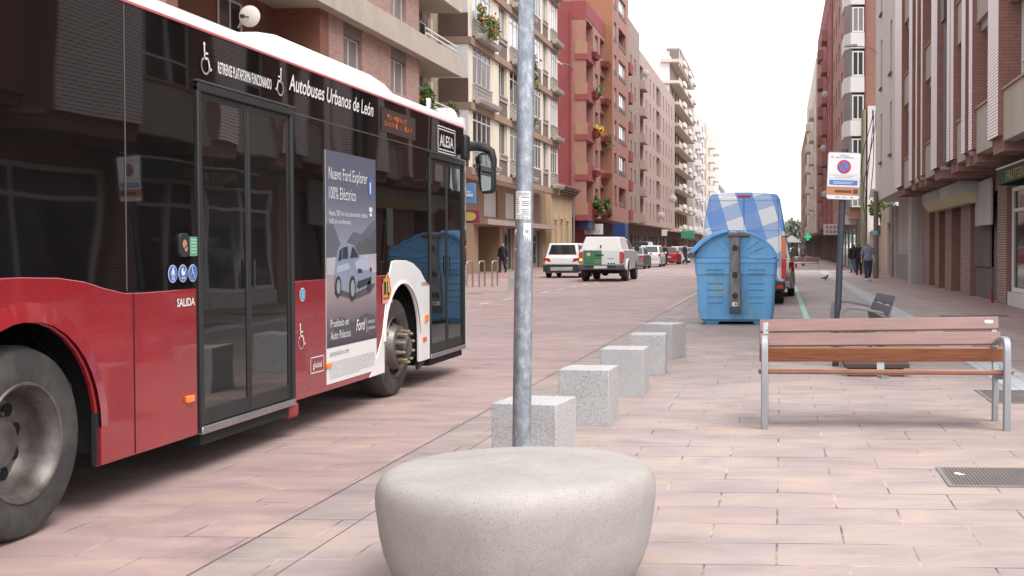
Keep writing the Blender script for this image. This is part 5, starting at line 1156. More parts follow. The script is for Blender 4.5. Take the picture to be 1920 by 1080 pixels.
# ---- F..: more blocks down the left side
def block(lab, Xf, Y0,Y1,H,zs,wallm, cols, fh, n, wz=(.9,2.2), ground=None, ledge=None, frame=None, loggia=(), rec=1.0, base=4.2, balc=None, side=1, detail=False, gx=1.2, name='apartment_building', D=12, balcm=None):
    r=empty(name,lab,'building',(Xf,(Y0+Y1)/2,0)); mb=MB(r.location); ops=[]
    for i in range(n):
        z=zs+fh*i
        for a,b in cols: ops.append((a,b,z+wz[0],z+wz[1]))
        for a,b in loggia: ops.append((a,b,z+.3,z+2.7,rec))
    wall(mb,Xf,side,Y0,Y1,base,H,ops); shell(mb,Xf,side,D,Y0,Y1,base,H); mb.build('wall',wallm,r)
    for i in range(n):
        z=zs+fh*i
        for a,b in cols: win(r,side,Xf-side*.2,a,b,z+wz[0],z+wz[1],2,frame or BF,rnd.choice((GL_D,GL_D,GL_M)),detail=detail,fw=.07)
        for a,b in loggia: win(r,side,Xf-side*(rec-.02),a+.3,b-.3,z+.4,z+2.4,2,frame or BF,GL_D,detail=detail,fw=.07)
        if ledge: MB(r.location).box(Xf+side*.002,Xf+side*.15,Y0+.01,Y1-.01,z-.15,z+.1).build('ledge',ledge,r)
        for a,b,out in (balc or ()):
            MB(r.location).hexa([(Xf+side*.002,a,z-.1),(Xf+side*out,a+.1,z-.1),(Xf+side*out,b-.1,z-.1),(Xf+side*.002,b,z-.1)],[(Xf+side*.002,a,z+.95),(Xf+side*(out+.05),a+.05,z+.95),(Xf+side*(out+.05),b-.05,z+.95),(Xf+side*.002,b,z+.95)]).build('balcony',balcm or wallm,r,bevel=.03)
    if base>1:
        mb=MB(r.location); go=[]; y=Y0+.6
        while y<Y1-3: go.append((y,y+2.2,.1,2.9)); y+=3.4
        X2=Xf-side*gx
        wall(mb,X2,side,Y0,Y1,0,base-.01,go); mb.face([(X2,Y0,0),(X2-side*4,Y0,0),(X2-side*4,Y0,base-.01),(X2,Y0,base-.01)]); mb.build('ground_floor_wall',ground or plaster('shopfront_brown',(.13,.09,.075),.25),r)
        for a,b,c,d in go: win(r,side,X2-side*.2,a,b,c,d,2,rnd.choice((GF,WF,BF)),rnd.choice((GL_D,GL_D,GL_M)),name='shop_window',detail=detail)
    return r
TAUP=brickmat('taupe_brick',(.33,.24,.205),(.29,.21,.18),(.23,.18,.16),.3,.09,.008,.14); PNK=brickmat('pinkish_beige_brick',(.43,.31,.275),(.39,.28,.25),(.33,.27,.25),.3,.09,.008,.14)
block('narrow taupe brick block next to the orange tower',-15.9,118.5,131.5,25.4,4.4,TAUP,[(123.6,124.6),(127,128)],3.0,6,ledge=None,loggia=[(119.3,121.6)],balc=[(119.2,121.8,.5)],balcm=REDB,wz=(.9,2.5))
F2=block('long pinkish beige brick block with slim windows and satellite dishes',-16.0,132.0,176,23.6,4.4,PNK,[(138.5+4*k,139.6+4*k) for k in range(9) if k not in (3,)],3.02,6,loggia=[(132.6,135.6),(150.2,154.2)],balc=[(132.5,135.8,.6)],wz=(.6,2.5),rec=1.4)
MB(F2.location).box(-28,-16.3,131.7,176.3,23.62,24.2).build('roof_parapet',PNK,F2)
MB(F2.location).box(-24,-17.5,121,128,25.4,28.6).build('stair_tower',TAUP,F2)
WHR=plaster('bright_white_render',(.72,.71,.70),.06); CRM2=plaster('pale_cream_concrete',(.60,.52,.44),.18)
G=block('cream block with long continuous balconies and an open top terrace',-16.9,178.2,212,30.2,4.4,plaster('taupe_render',(.27,.20,.17),.2),[(181.5+5*k,183.5+5*k) for k in range(6)],3.2,7,loggia=[(180+10*k+2.2,180+10*k+4) for k in range(0)],wz=(.3,2.5))
MB(G.location).box(-30,-16.95,178.0,178.19,4,31.3).build('party_wall',WHR,G)
for i in range(9):
    z=4.4+3.2*i-.2
    MB(G.location).box(-18.2 if i>4 else -16.89,-15.4,177.4,209,z-.25,z+.2).build('balcony_slab',CRM2,G)
    MB(G.location).box(-15.46,-15.38,177.4,209,z+.2,z+.62).build('balcony_parapet',CRM2,G)
    for y in (183,194,205): MB(G.location).box(-15.37,-15.0,y,y+4,z+.15,z+.85).build('flower_box',WHR,G,bevel=.1)
m_=MB(G.location)
for k in range(10): m_.box(-15.5,-15.42,178+k*3,178.2+k*3,28.9,31.6)
m_.box(-17.5,-15.3,177.5,209,31.6,31.75).build('terrace_frame',WF,G)
block('white and brown block stepping out beyond the cream balconies',-15.9,212.5,243,27.0,4.4,plaster('white_panel',(.55,.51,.49),.12),[(214+4.5*k,215.5+4.5*k) for k in range(6)],3.1,7,ledge=None,loggia=[(222,226),(234,238)],balc=[(217,221,.9),(228,232,.9)],balcm=WHR)
block('far white block with rounded balconies near the end of the street',-15.6,244,292,27.5,4.4,CRM2,[(247+6*k,249+6*k) for k in range(7)],3.1,7,balc=[(251,257,1.3),(268,275,1.3)],balcm=WHR)
h_=block('small distant house with a steep grey mansard roof at the left of the street end',-14.5,305,340,14.5,3.2,plaster('distant_beige',(.52,.44,.36),.1),[(307+6*k,310+6*k) for k in range(5)],3.2,3,base=0.5,name='distant_house')
MB(h_.location).hexa([(-14.3,304.5,14.5),(-14.3,340,14.5),(-28,340,14.5),(-28,304.5,14.5)],[(-16.5,306,18.5),(-16.5,338,18.5),(-26,338,18.5),(-26,306,18.5)]).build('roof',plaster('slate_grey',(.16,.17,.20),.15),h_)
def dish(x,y,z,r,lab):
    o=empty('satellite_dish',lab,'dish',(x,y,z),group='satellite dishes on the left row')
    MB((x,y,z)).lathe([(.001,.0),(r*.6,.05*r),(r,.25*r),(r,.30*r),(r*.6,.12*r),(.001,.06*r)],(x,y,z),'y',20,cap=False).build('dish',plaster('dish_white',(.46,.44,.43),.1),o,smooth=40)
    MB((x,y,z)).tube([(x,y,z),(x-.3,y+.2,z-.2)],.04,6).build('bracket',GALV,o)
dish(-15.5,134,21.4,.45,'white satellite dish high on the pinkish block'); dish(-15.4,166,8.4,.6,'white satellite dish low on the pinkish block, nearer the street end'); dish(-15.4,150,5.6,.5,'lowest white satellite dish on the pinkish block')
sign_board('pharmacy_sign','green shop sign board low on the cream balcony block',-15.5,-13.4,181,181.3,2.9,4.1,plain('sign_green',(.05,.28,.16),.5))
sign_board('shop_sign','small white square shop sign below the pinkish block',-15.4,-14.7,150.6,150.8,3.0,3.8,plain('sign_white',(.68,.68,.68),.5,var=.03))
# ------------------------------------------------------------------ right side: brick block with projecting fins
XR_=4.3; XG=5.65
FINB=brickmat('sky_glint_glazed_brick',(.40,.19,.16),(.32,.14,.12),(.85,.80,.80),.24,.066,.024,.06,.4,.8)  # wide white mortar colour stands in for sky glints on the glazed fronts
RBR=brickmat('right_red_brick',(.30,.14,.11),(.255,.118,.093),(.15,.09,.075),.25,.066,.007,.1)
PIER=brickmat('pier_striped_brick',(.22,.09,.075),(.18,.075,.062),(.42,.36,.34),.24,.062,.012,.1)
PEB=plaster('pebbledash_panel',(.37,.32,.27),.2)
H=empty('apartment_building','red brick block on the right with projecting brick fins and shops below','building',(XR_,30,0)); ho=H.location
fins=[(12.0,13.2),(15.2,15.7),(16.3,16.8),(18.4,20.9),(23.6,24.8),(26.8,27.3),(27.8,28.4),(29.7,30.25),(30.35,30.9),(32.8,34.1),(36.2,36.6),(37.6,38.0),(39.0,40.0),(42.4,44.9)]
mb=MB(ho); mb2=MB(ho)
for a,b in fins:
    zb=3.67
    MB(ho).box(XR_+.004,XR_+.7,a+.004,b-.004,zb,22).build('brick_fin',RBR,H)
    MB(ho).face([(XR_,a+.004,zb),(XR_,b-.004,zb),(XR_,b-.004,22),(XR_,a+.004,22)]).build('fin_face',FINB,H,recalc=False)
bayo=[]
gaps=[(13.2,15.2),(20.9,23.6),(24.8,26.8),(28.4,29.7),(34.1,36.2),(38.0,39.0),(40.0,42.4)]
gaps2=[(16.8,18.4),(15.7,16.3),(27.3,27.8),(36.6,37.6)]
XW=XR_+.38
for a,b in gaps:
    for f in range(6):
        z=3.55+2.95*f
        bayo.append((a,b,z+1.05+.03,z+2.75))
wall(mb,XW,-1,11,45,3.9,22,[o for o in bayo]); shell(mb,XW,-1,10,11,45,3.9,22); mb.build('wall',RBR,H)
for a,b in gaps:
    for f in range(6):
        z=3.55+2.95*f
        if a>20.5 or a<16: win(H,-1,XW+.12,a+.02,b-.02,z+1.08,z+2.75,3 if b-a>2 else 2,WF,rnd.choice((GL_D,GL_M)),transom=.3)
        MB(ho).box(XR_+.10,XW+.0,a+.01,b-.01,z+.0,z+1.0).build('pebble_panel',PEB,H)
        MB(ho).box(XR_+.06,XW+.0,a+.01,b-.01,z+1.003,z+1.05).build('sill',plaster('tan_sill',(.36,.22,.16),.15),H)
        MB(ho).box(XW+.0,XW-.18,a+.01,b-.01,z+2.76,z+2.949).build('shutter_box',PEB,H)
# dark rainwater slot between fins
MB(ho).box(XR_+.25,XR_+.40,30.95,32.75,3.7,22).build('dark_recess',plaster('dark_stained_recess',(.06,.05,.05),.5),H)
MB(ho).tube([(XR_+.15,31.8,3.7),(XR_+.15,31.8,22)],.11,12).build('downpipe',plaster('old_lead_pipe',(.17,.15,.14),.45),H,smooth=60)
MB(ho).box(XR_+.0,XR_+.3,31.5,32.1,7.5,8.2).build('pipe_hopper',BF,H)
# stepped brick beams under the overhang
for k,(a,b) in enumerate(fins):
    MB(ho).box(XR_+.12,XG+.3,a+.02,b-.02,3.36,3.665).build('soffit_beam',RBR,H)
    MB(ho).box(XR_+.10,XG+.3,a-.02,a+.018,3.60,3.69).build('beam_flashing',plaster('grey_flashing',(.36,.33,.32),.2),H)
MB(ho).box(XR_+.5,XG+4,11,45,3.70,3.89).build('soffit',RBR,H)
# ground floor
piers=[(11,12,.4),(16.0,17.0,.4),(22.0,22.6,.4),(29.75,31.0,.0),(35.4,37.3,.0),(39.3,40.8,.0),(42.4,43.5,.0),(45.1,47.2,.0)]
XP=XG
for a,b,_ in piers:
    MB(ho).box(XP,XP+.9,a,b,0,3.355).build('brick_pier',RBR,H)
    MB(ho).face([(XP-.003,a,0),(XP-.003,b,0),(XP-.003,b,3.35),(XP-.003,a,3.35)]).build('pier_face',PIER,H,recalc=False)
MB(ho).box(XP+.9,XP+1.2,11,47.2,0,3.35).build('back_wall',plaster('cream_back_wall',(.34,.30,.25),.2),H)
MB(ho).box(XP+.02,XP+.9,11,47.1,2.95,3.355).build('lintel',RBR,H)
# shop window with white frame nearest
for a,b in ((22.7,25.9),(26.0,29.6),(17.1,21.9)):
    win(H,-1,XP+.15,a,b,.35,2.93,2,WF,GL_D,transom=.78,fw=.10,name='shop_window')
    MB(ho).box(XP-.0,XP+.3,a,b,.005,.34).build('shop_plinth',plaster('white_plinth',(.55,.53,.52),.15),H)
MB(ho).box(XP+.2,XP+.26,31.05,32.6,.02,2.9).build('door',plaster('grey_metal_door',(.13,.125,.125),.3),H)
MB(ho).box(XP+.1,XP+.16,32.7,35.3,.9,2.6).box(XP+.14,XP+.6,32.65,35.35,.0,.9).build('roller_shutter',plaster('shutter_grey_brown',(.14,.115,.105),.25),H)
MB(ho).box(XP-.10,XP-.02,31.5,34.0,2.05,3.30).build('white_notice_box',plaster('dirty_white_box',(.46,.44,.43),.2),H,bevel=.02)
for a,b in ((37.4,39.2),(43.6,45.0)):
    win(H,-1,XP+.45,a,b,.9,2.9,1,WF,GL_D,transom=.7,name='tall_window')
    MB(ho).box(XP+.42,XP+.5,a,b,.0,.88).build('panel_below_window',PEB,H)
    MB(ho).box(XP+.30,XP+.5,a,b,.88,.95).build('sill',plaster('white_sill',(.6,.58,.56),.1),H)
MB(ho).box(XP+.5,XP+.56,40.85,42.35,0,2.9).build('door',plaster('dark_red_door',(.06,.03,.03),.2),H)
# fruit shop awning
aw=empty('shop_awning','dark green fruit shop awning with gold letters at the right edge','awning',(5.2,24,3.0))
ao=aw.location
AG=plain('awning_green',(.015,.055,.035),.7)
MB(ao).hexa([(4.9,21.0,3.19),(5.64,21.0,3.28),(5.64,26.9,3.28),(4.9,26.9,3.19)],[(4.9,21.0,3.205),(5.64,21.0,3.34),(5.64,26.9,3.34),(4.9,26.9,3.205)]).build('canopy',AG,aw)
MB(ao).box(4.885,4.90,21.0,26.9,2.85,3.185).build('valance',AG,aw)
MB(ao).box(4.86,4.91,20.98,26.92,3.186,3.225).build('front_bar',WF,aw,bevel=.008)
MB(ao).hexa([(4.9,26.905,2.85),(5.64,26.905,2.85),(5.64,26.91,2.85),(4.9,26.91,2.85)],[(4.9,26.905,3.19),(5.64,26.905,3.28),(5.64,26.91,3.28),(4.9,26.91,3.19)]).build('awning_end',AG,aw)
text('awning_lettering','FRUTERIA',plain('gold_letters',(.34,.26,.06),.6),aw,Plane((4.885,25.8,2.90),(0,-1,0),(0,0,1)),0,0,.21,2.35,d=.006,bold=.01,off=ao)
# long fascia sign
fs_=empty('shop_sign','long grey shop fascia sign with a pale yellow lower strip under the fins','sign',(5.1,38,2.8)); fo=fs_.location
MB(fo).box(5.08,5.6,33.6,42.7,3.02,3.34).build('sign_panel',plaster('dull_grey_panel',(.40,.39,.38),.12),fs_)
MB(fo).hexa([(5.30,33.6,2.72),(5.6,33.6,2.72),(5.6,42.7,2.72),(5.30,42.7,2.72)],[(5.08,33.6,3.017),(5.6,33.6,3.017),(5.6,42.7,3.017),(5.08,42.7,3.017)]).build('sign_underside',plaster('pale_yellow_strip',(.48,.45,.28),.12),fs_)
flat('sign_emblem',[disc(4.0,.16,.16,20),],Plane((5.08,42.5,3.02),(0,-1,0),(0,0,1)),plaster('faded_emblem',(.30,.31,.22),.1),fs_,.01,fo)
flat('sign_emblem',[disc(4.0,.16,.11,20),],Plane((5.08,42.5,3.02),(0,-1,0),(0,0,1)),plaster('dull_grey_panel2',(.40,.39,.38),.12),fs_,.014,fo)
text('sign_lettering','OPTICA',plaster('faded_letters',(.28,.29,.28),.1),fs_,Plane((5.08,42.5,3.02),(0,-1,0),(0,0,1)),1.9,.08,.10,1.2,d=.01,off=fo) if False else None
fe_=tag(MB((5.55,30.9,0)).lathe([(.001,0),(.035,.0),(.042,.05),(.04,.24),(.02,.30),(.014,.34),(.001,.34)],(5.55,30.9,0),n=16).build('fire_extinguisher',plain('extinguisher_red',(.33,.02,.03),.4)),'small red cylinder leaning at the foot of the brick pier','extinguisher'); fe_.location=(5.52,30.9,0); fe_.rotation_euler=(0,R(-9),0)
# ---- pale render building beyond
I_=empty('apartment_building','pale render building with an overhang right after the brick block','building',(4.6,51,0)); io=I_.location
PALE=plaster('pale_grey_cream_render',(.56,.51,.48),.1)
mb=MB(io); iops=[]
for f in range(6):
    for a,b in ((49.3,50.2),(54.0,54.9)): iops.append((a,b,5.4+3.4*f,7.6+3.4*f))
wall(mb,4.6,-1,45.02,57.8,3.68,24,iops); shell(mb,4.6,-1,9,45.02,57.8,3.68,24); mb.build('wall',PALE,I_)
for a,b,c,d in iops:
    if c<20: win(I_,-1,4.78,a,b,c,d,1,BF,GL_D); MB(io).box(4.5,4.599,a-.05,b+.05,c-.1,c-.01).build('sill',plaster('dark_sill',(.2,.15,.13),.2),I_)
MB(io).box(5.7,6.0,47.25,57.5,0,3.67).box(5.2,5.69,47.3,48.5,0,3.67).build('ground_floor_wall',plaster('marble_panels',(.40,.37,.355),.25,panels=(1.2,1.3),pcol=(.2,.18,.17)),I_)
MB(io).box(5.60,5.695,48.6,57.4,0,1.15).build('grey_dado',plaster('grey_dado',(.25,.255,.25),.3),I_)
MB(io).box(5.55,5.69,49.6,51.2,0,3.6).build('pilaster',plaster('brown_pilaster',(.26,.20,.17),.2),I_)
J_=empty('old_wall','peeling old doorway wall with crumbling plaster past the pale building','wall',(5.6,61,0))
mb=MB(J_.location); wall(mb,5.55,-1,57.85,66,0,3.5,[(59.6,61.2,.01,2.7)]); shell(mb,5.55,-1,3,57.85,66,0,3.5); mb.build('wall',plaster('peeling_plaster',(.47,.38,.32),.45),J_)
MB(J_.location).box(5.75,5.8,59.6,61.2,.01,2.7).build('door',plaster('old_brown_door',(.18,.10,.07),.3),J_)
MB(J_.location).box(5.4,5.549,59.2,61.6,2.72,3.5).build('door_head',plaster('stone_head',(.42,.38,.34),.3),J_)
MB(J_.location).tube([(5.48,58.4,.0),(5.48,58.4,3.6)],.07,8).build('drainpipe',GALV,J_)
K_=empty('boundary_wall','low weathered boundary wall below the leafy plant','wall',(5.7,70,0))
MB(K_.location).box(5.6,5.9,66.05,74.5,0,2.35).build('wall',plaster('stained_low_wall',(.36,.32,.29),.4),K_)
MB(K_.location).hexa([(5.5,66.05,2.36),(6.0,66.05,2.36),(6.0,74.5,2.36),(5.5,74.5,2.36)],[(5.7,66.05,2.55),(5.8,66.05,2.55),(5.8,74.5,2.55),(5.7,74.5,2.55)]).build('coping',TILE,K_)
L_=empty('party_wall','tall rough whitewashed wall standing behind the boundary wall and cables','wall',(10,75,0))
MB(L_.location).box(5.45,14,74.6,75.2,0,10.4).build('wall',plaster('rough_whitewash',(.66,.62,.60),.12),L_)
pl=empty('wall_plant','leafy green plant growing over the low wall','plant',(6.0,64.5,1.5)); 
leaves(pl.location,(5.55,67.0,3.3),.6,2.3,.95,900,.17,(LEAF,LEAF2),seed=77,parent=pl,weights=(3,1),clumps=12)
MB(pl.location).tube([(6.0,67.4,0),(5.9,67.2,1.8),(5.6,67,3.0)],[.06,.05,.03],8).tube([(5.9,67.2,1.8),(5.7,66.2,2.9)],[.04,.02],6).build('stem',plain('bark_brown',(.12,.09,.07),.9),pl)
# ---- tall block with white bays facing the camera
N_=empty('apartment_building','tall brick block with white window bays at its corner beyond the parking sign','building',(4.3,85,0)); no=N_.location
OR2=brickmat('brown_orange_brick',(.34,.18,.135),(.30,.155,.12),(.2,.1,.08),.25,.07,.008,.12)
mb=MB(no); nops=[(80+4.2*k,81.6+4.2*k,z+.9,z+2.3) for k in range(5) for z in [3.4+2.77*f for f in range(7)]]
wall(mb,4.35,-1,75.3,100,3.3,25.8,nops); shell(mb,4.35,-1,12,75.3,100,3.3,25.8); mb.build('wall',OR2,N_)
for a,b,c,d in nops: win(N_,-1,4.5,a,b,c,d,2,WF,rnd.choice((GL_M,GL_D)),detail=False)
WB=plaster('white_bay_render',(.62,.60,.585),.1)
for f in range(8):
    z=2.1+2.77*f
    sh=[(5.25,75.28),(5.25,74.9),(4.38,74.9),(4.0,75.9),(4.0,78.6),(4.345,79.2),(4.345,75.32)]
    if f>0:
        MB(no).prism(sh,'z',z+1.0-.85+.75,z+1.9).build('bay_spandrel',WB,N_)
    win(N_,-1,74.98,4.48,5.22,z+1.93,z+3.2+.3,2,WF,rnd.choice((GL_M,GL_D)),face='y',fw=.08) 
    MB(no).hexa([(4.47,74.95,z+1.91),(4.36,75.0,z+1.91),(4.03,75.9,z+1.91),(4.1,75.95,z+1.91)],[(4.47,74.95,z+3.66),(4.36,75.0,z+3.66),(4.03,75.9,z+3.66),(4.1,75.95,z+3.66)]).build('bay_side_glazing',GL_M,N_)
    MB(no).box(4.5,5.2,75.1,75.2,z+1.9,z+3.67).build('bay_back',plaster('dim_interior',(.08,.07,.07),.2),N_)
MB(no).box(5.255,5.35,74.9,75.29,2.5,25.7).build('downpipe',plain('brown_downpipe',(.16,.05,.05),.6),N_)
MB(no).box(4.9,9,75.35,99.8,0,3.29).build('ground_floor_wall',plaster('dark_ground_floor',(.16,.125,.105),.3),N_)
for k in range(5):
    win(N_,-1,4.88,77+4.4*k,80+4.4*k,.1,2.7,2,GF,GL_D,name='shop_window',detail=False)
def blockR(*a,**k): return block(*a,side=-1,**k)
blockR('red brick block with white dishes farther down the right side',4.25,100.4,139,25.6,3.4,REDB,[(103+5*k,104.4+5*k) for k in range(7)],2.9,7,base=3.3,gx=.9,balc=[(110,113,.5),(121,124,.5)],balcm=OR2)
o_=blockR('cream balconied block near the far right end of the street',4.1,140,190,24,3.4,CRM2,[(143+6*k,145+6*k) for k in range(7)],2.9,6,base=3.3,gx=.9,balc=[(148,153,.6),(165,170,.6)],balcm=CRM2)
blockR('last brown block at the right end of the street',4.0,191,240,21,3.4,OR2,[(194+6*k,196+6*k) for k in range(7)],2.9,6,base=3.3,gx=.9)
# hanging signs right
sr=empty('shop_sign','white bracketed sign on the tall bay block behind the parking sign','sign',(4.5,76.5,2.9)); MB(sr.location).box(3.75,5.1,76.4,76.6,2.95,3.55).build('panel',plaster('greyish_sign_white',(.55,.53,.53),.08),sr); MB(sr.location).box(4.95,5.0,76.4,76.9,3.56,3.9).build('bracket',PLASTIC,sr)
sr=empty('shop_sign','white sign with small red marks left of the parking sign post','sign',(4.0,92,2.4)); MB(sr.location).box(3.3,4.7,92,92.2,2.45,3.3).build('panel',plaster('greyish_sign_white',(.55,.53,.53),.08),sr)
flat('sign_mark',[rect(.15+.28*k,.33+.28*k,.5,.72) for k in range(4)]+[rect(.15+.28*k,.33+.28*k,.15,.36) for k in range(4)],Plane((3.35,91.99,2.45),(1,0,0),(0,0,1)),plain('sign_letter_red2',(.42,.16,.14),.5),sr,.02,sr.location)
sr=empty('pharmacy_cross','lit green pharmacy cross far down the right side','sign',(2.9,120,2.5))
MB(sr.location).box(2.35,3.05,119.9,120.1,2.45,2.7).box(2.58,2.82,119.88,120.12,2.2,2.95).build('cross',plain('neon_green',(.05,.5,.28),.4,emit=(.08,.9,.45),es=.25),sr)
MB(sr.location).box(3.06,4.3,119.98,120.02,2.55,2.6).build('bracket',PLASTIC,sr)
# ---- poles, cables, street lamp
OLDW=plaster('weathered_pole_wood',(.17,.14,.12),.3); GRNP=plaster('lichen_green_pole',(.24,.23,.16),.3)
p_=empty('utility_pole','dark weathered utility pole beside the peeling wall','pole',(4.45,55.5,0)); MB(p_.location).lathe([(.14,0),(.12,2.5),(.11,4.1)],(4.45,55.5,0),n=14).build('pole',OLDW,p_,smooth=60)
MB(p_.location).lathe([(.145,2.05),(.145,2.25)],(4.45,55.5,0),n=14).build('blue_band',plain('blue_sticker_band',(.2,.4,.55),.6),p_)
p_=empty('utility_pole','tall greenish utility pole behind the walking man','pole',(4.62,66.5,0)); MB(p_.location).lathe([(.17,0),(.15,5),(.13,9.2)],(4.62,66.5,0),n=14).build('pole',GRNP,p_,smooth=60)
cb_=empty('overhead_cables','bundle of black cables sagging beside the pale building','cables',(4.5,57,8))
for k,(y,a,b,x) in enumerate(((57.9,8.2,3.9,4.45),(58.0,8.2,3.2,4.5),(58.1,8.0,2.8,4.4),(58.2,8.2,4.3,4.52))):
    pts=[(x+.15*math.sin(3*t+k)-(.55*t*(k%2))*1.0*math.sin(math.pi*t*.9),y+2*t,a+(b-a)*t) for t in [i/8 for i in range(9)]]
    MB(cb_.location).tube(pts,.022,5).build('cable',BRUB,cb_)
MB(cb_.location).box(4.35,4.6,57.5,57.75,3.9,4.3).build('junction_box',plaster('grey_junction_box',(.42,.42,.42),.1),cb_)
sl=empty('wall_lamp','curved street lamp arm reaching out from the pale building','street lamp',(4.6,57,10.9))
MB(sl.location).tube([(4.62,57,10.8),(4.3,57,11.05),(3.95,57,11.12),(3.6,57,11.15)],.03,6).build('arm',GALV,sl); MB(sl.location).hexa([(3.0,56.85,11.12),(3.65,56.85,11.12),(3.65,57.15,11.12),(3.0,57.15,11.12)],[(3.1,56.9,11.25),(3.65,56.9,11.25),(3.65,57.1,11.25),(3.1,57.1,11.25)]).build('lamp_head',GALV,sl,bevel=.03)
for k,(y,z,lab) in enumerate(((104,15.0,'uppermost'),(108,10.6,'middle one'),(104,6.2,'lowest'))):
    o=empty('satellite_dish','white dish on the far red block, '+lab+' of three','dish',(4.1,y,z),group='dishes on the far red block')
    MB((4.1,y,z)).lathe([(.001,0),(.2,.03),(.3,.08),(.3,.1),(.001,.03)],(3.85,y,z),'y',16,cap=False).build('dish',plaster('dish_white2',(.45,.43,.43),.1),o,smooth=40)
    MB((4.1,y,z)).tube([(3.85,y+.1,z),(4.25,y+.2,z-.1)],.03,6).build('bracket',GALV,o)
# ---- far end: tree, tents
def tree(lab,x,y,h,r,seed,n=2600):
    t=empty('broadleaf_tree',lab,'tree',(x,y,0),group='trees at the end of the street')
    rr=random.Random(seed); m=MB(t.location).tube([(x,y,0),(x+.2,y,h*.3),(x-.1,y,h*.6)],[.45,.35,.2],8)
    for k in range(6):
        a=rr.uniform(0,6.28); m.tube([(x,y,h*.35),(x+math.cos(a)*r*.6,y+math.sin(a)*r*.6,h*.7)],[.2,.06],6)
    m.build('trunk',plain('bark_brown',(.12,.09,.07),.9),t)
    leaves(t.location,(x,y,h*.62),r,r,h*.38,n,.55,(LEAF3,LEAF),seed=seed,name='crown',parent=t,weights=(9,1),clumps=26)
LEAF3=plain('hazed_leaf_green',(.24,.29,.22),.8,var=.3,scale=.6)  # leaf colour paled to imitate haze at the street end
tree('pale green tree closing the street end, just left of the far buildings',3.3,262,6.9,2.6,5)
tree('wider green tree a little to the left at the street end',1.2,285,6.4,3.0,6)
tree('low tree behind the checked van at the street end',-2.5,290,7.2,3.2,8)
tree('tree at the far end hidden partly by the right hand buildings',6.2,300,7.4,3.4,9)
for k,(x,y,lab) in enumerate(((-.3,172,'white market tent beyond the checked van'),(1.6,182,'white market tent nearer the right hand buildings'),(-3.0,200,'farthest white market tent at the street end'))):
    t=empty('market_tent',lab,'tent',(x,y,0),group='market tents')
    MB(t.location).hexa([(x-1.6,y-1.5,2.3),(x+1.6,y-1.5,2.3),(x+1.6,y+1.5,2.3),(x-1.6,y+1.5,2.3)],[(x-.1,y-.1,3.4),(x+.1,y-.1,3.4),(x+.1,y+.1,3.4),(x-.1,y+.1,3.4)]).build('canopy',plaster('tent_white',(.72,.72,.73),.05),t)
    m_=MB(t.location)
    for a in (-1.5,1.5):
        for b in (-1.4,1.4): m_.box(x+a-.04,x+a+.04,y+b-.04,y+b+.04,0,2.3)
    m_.build('frame',GALV,t)
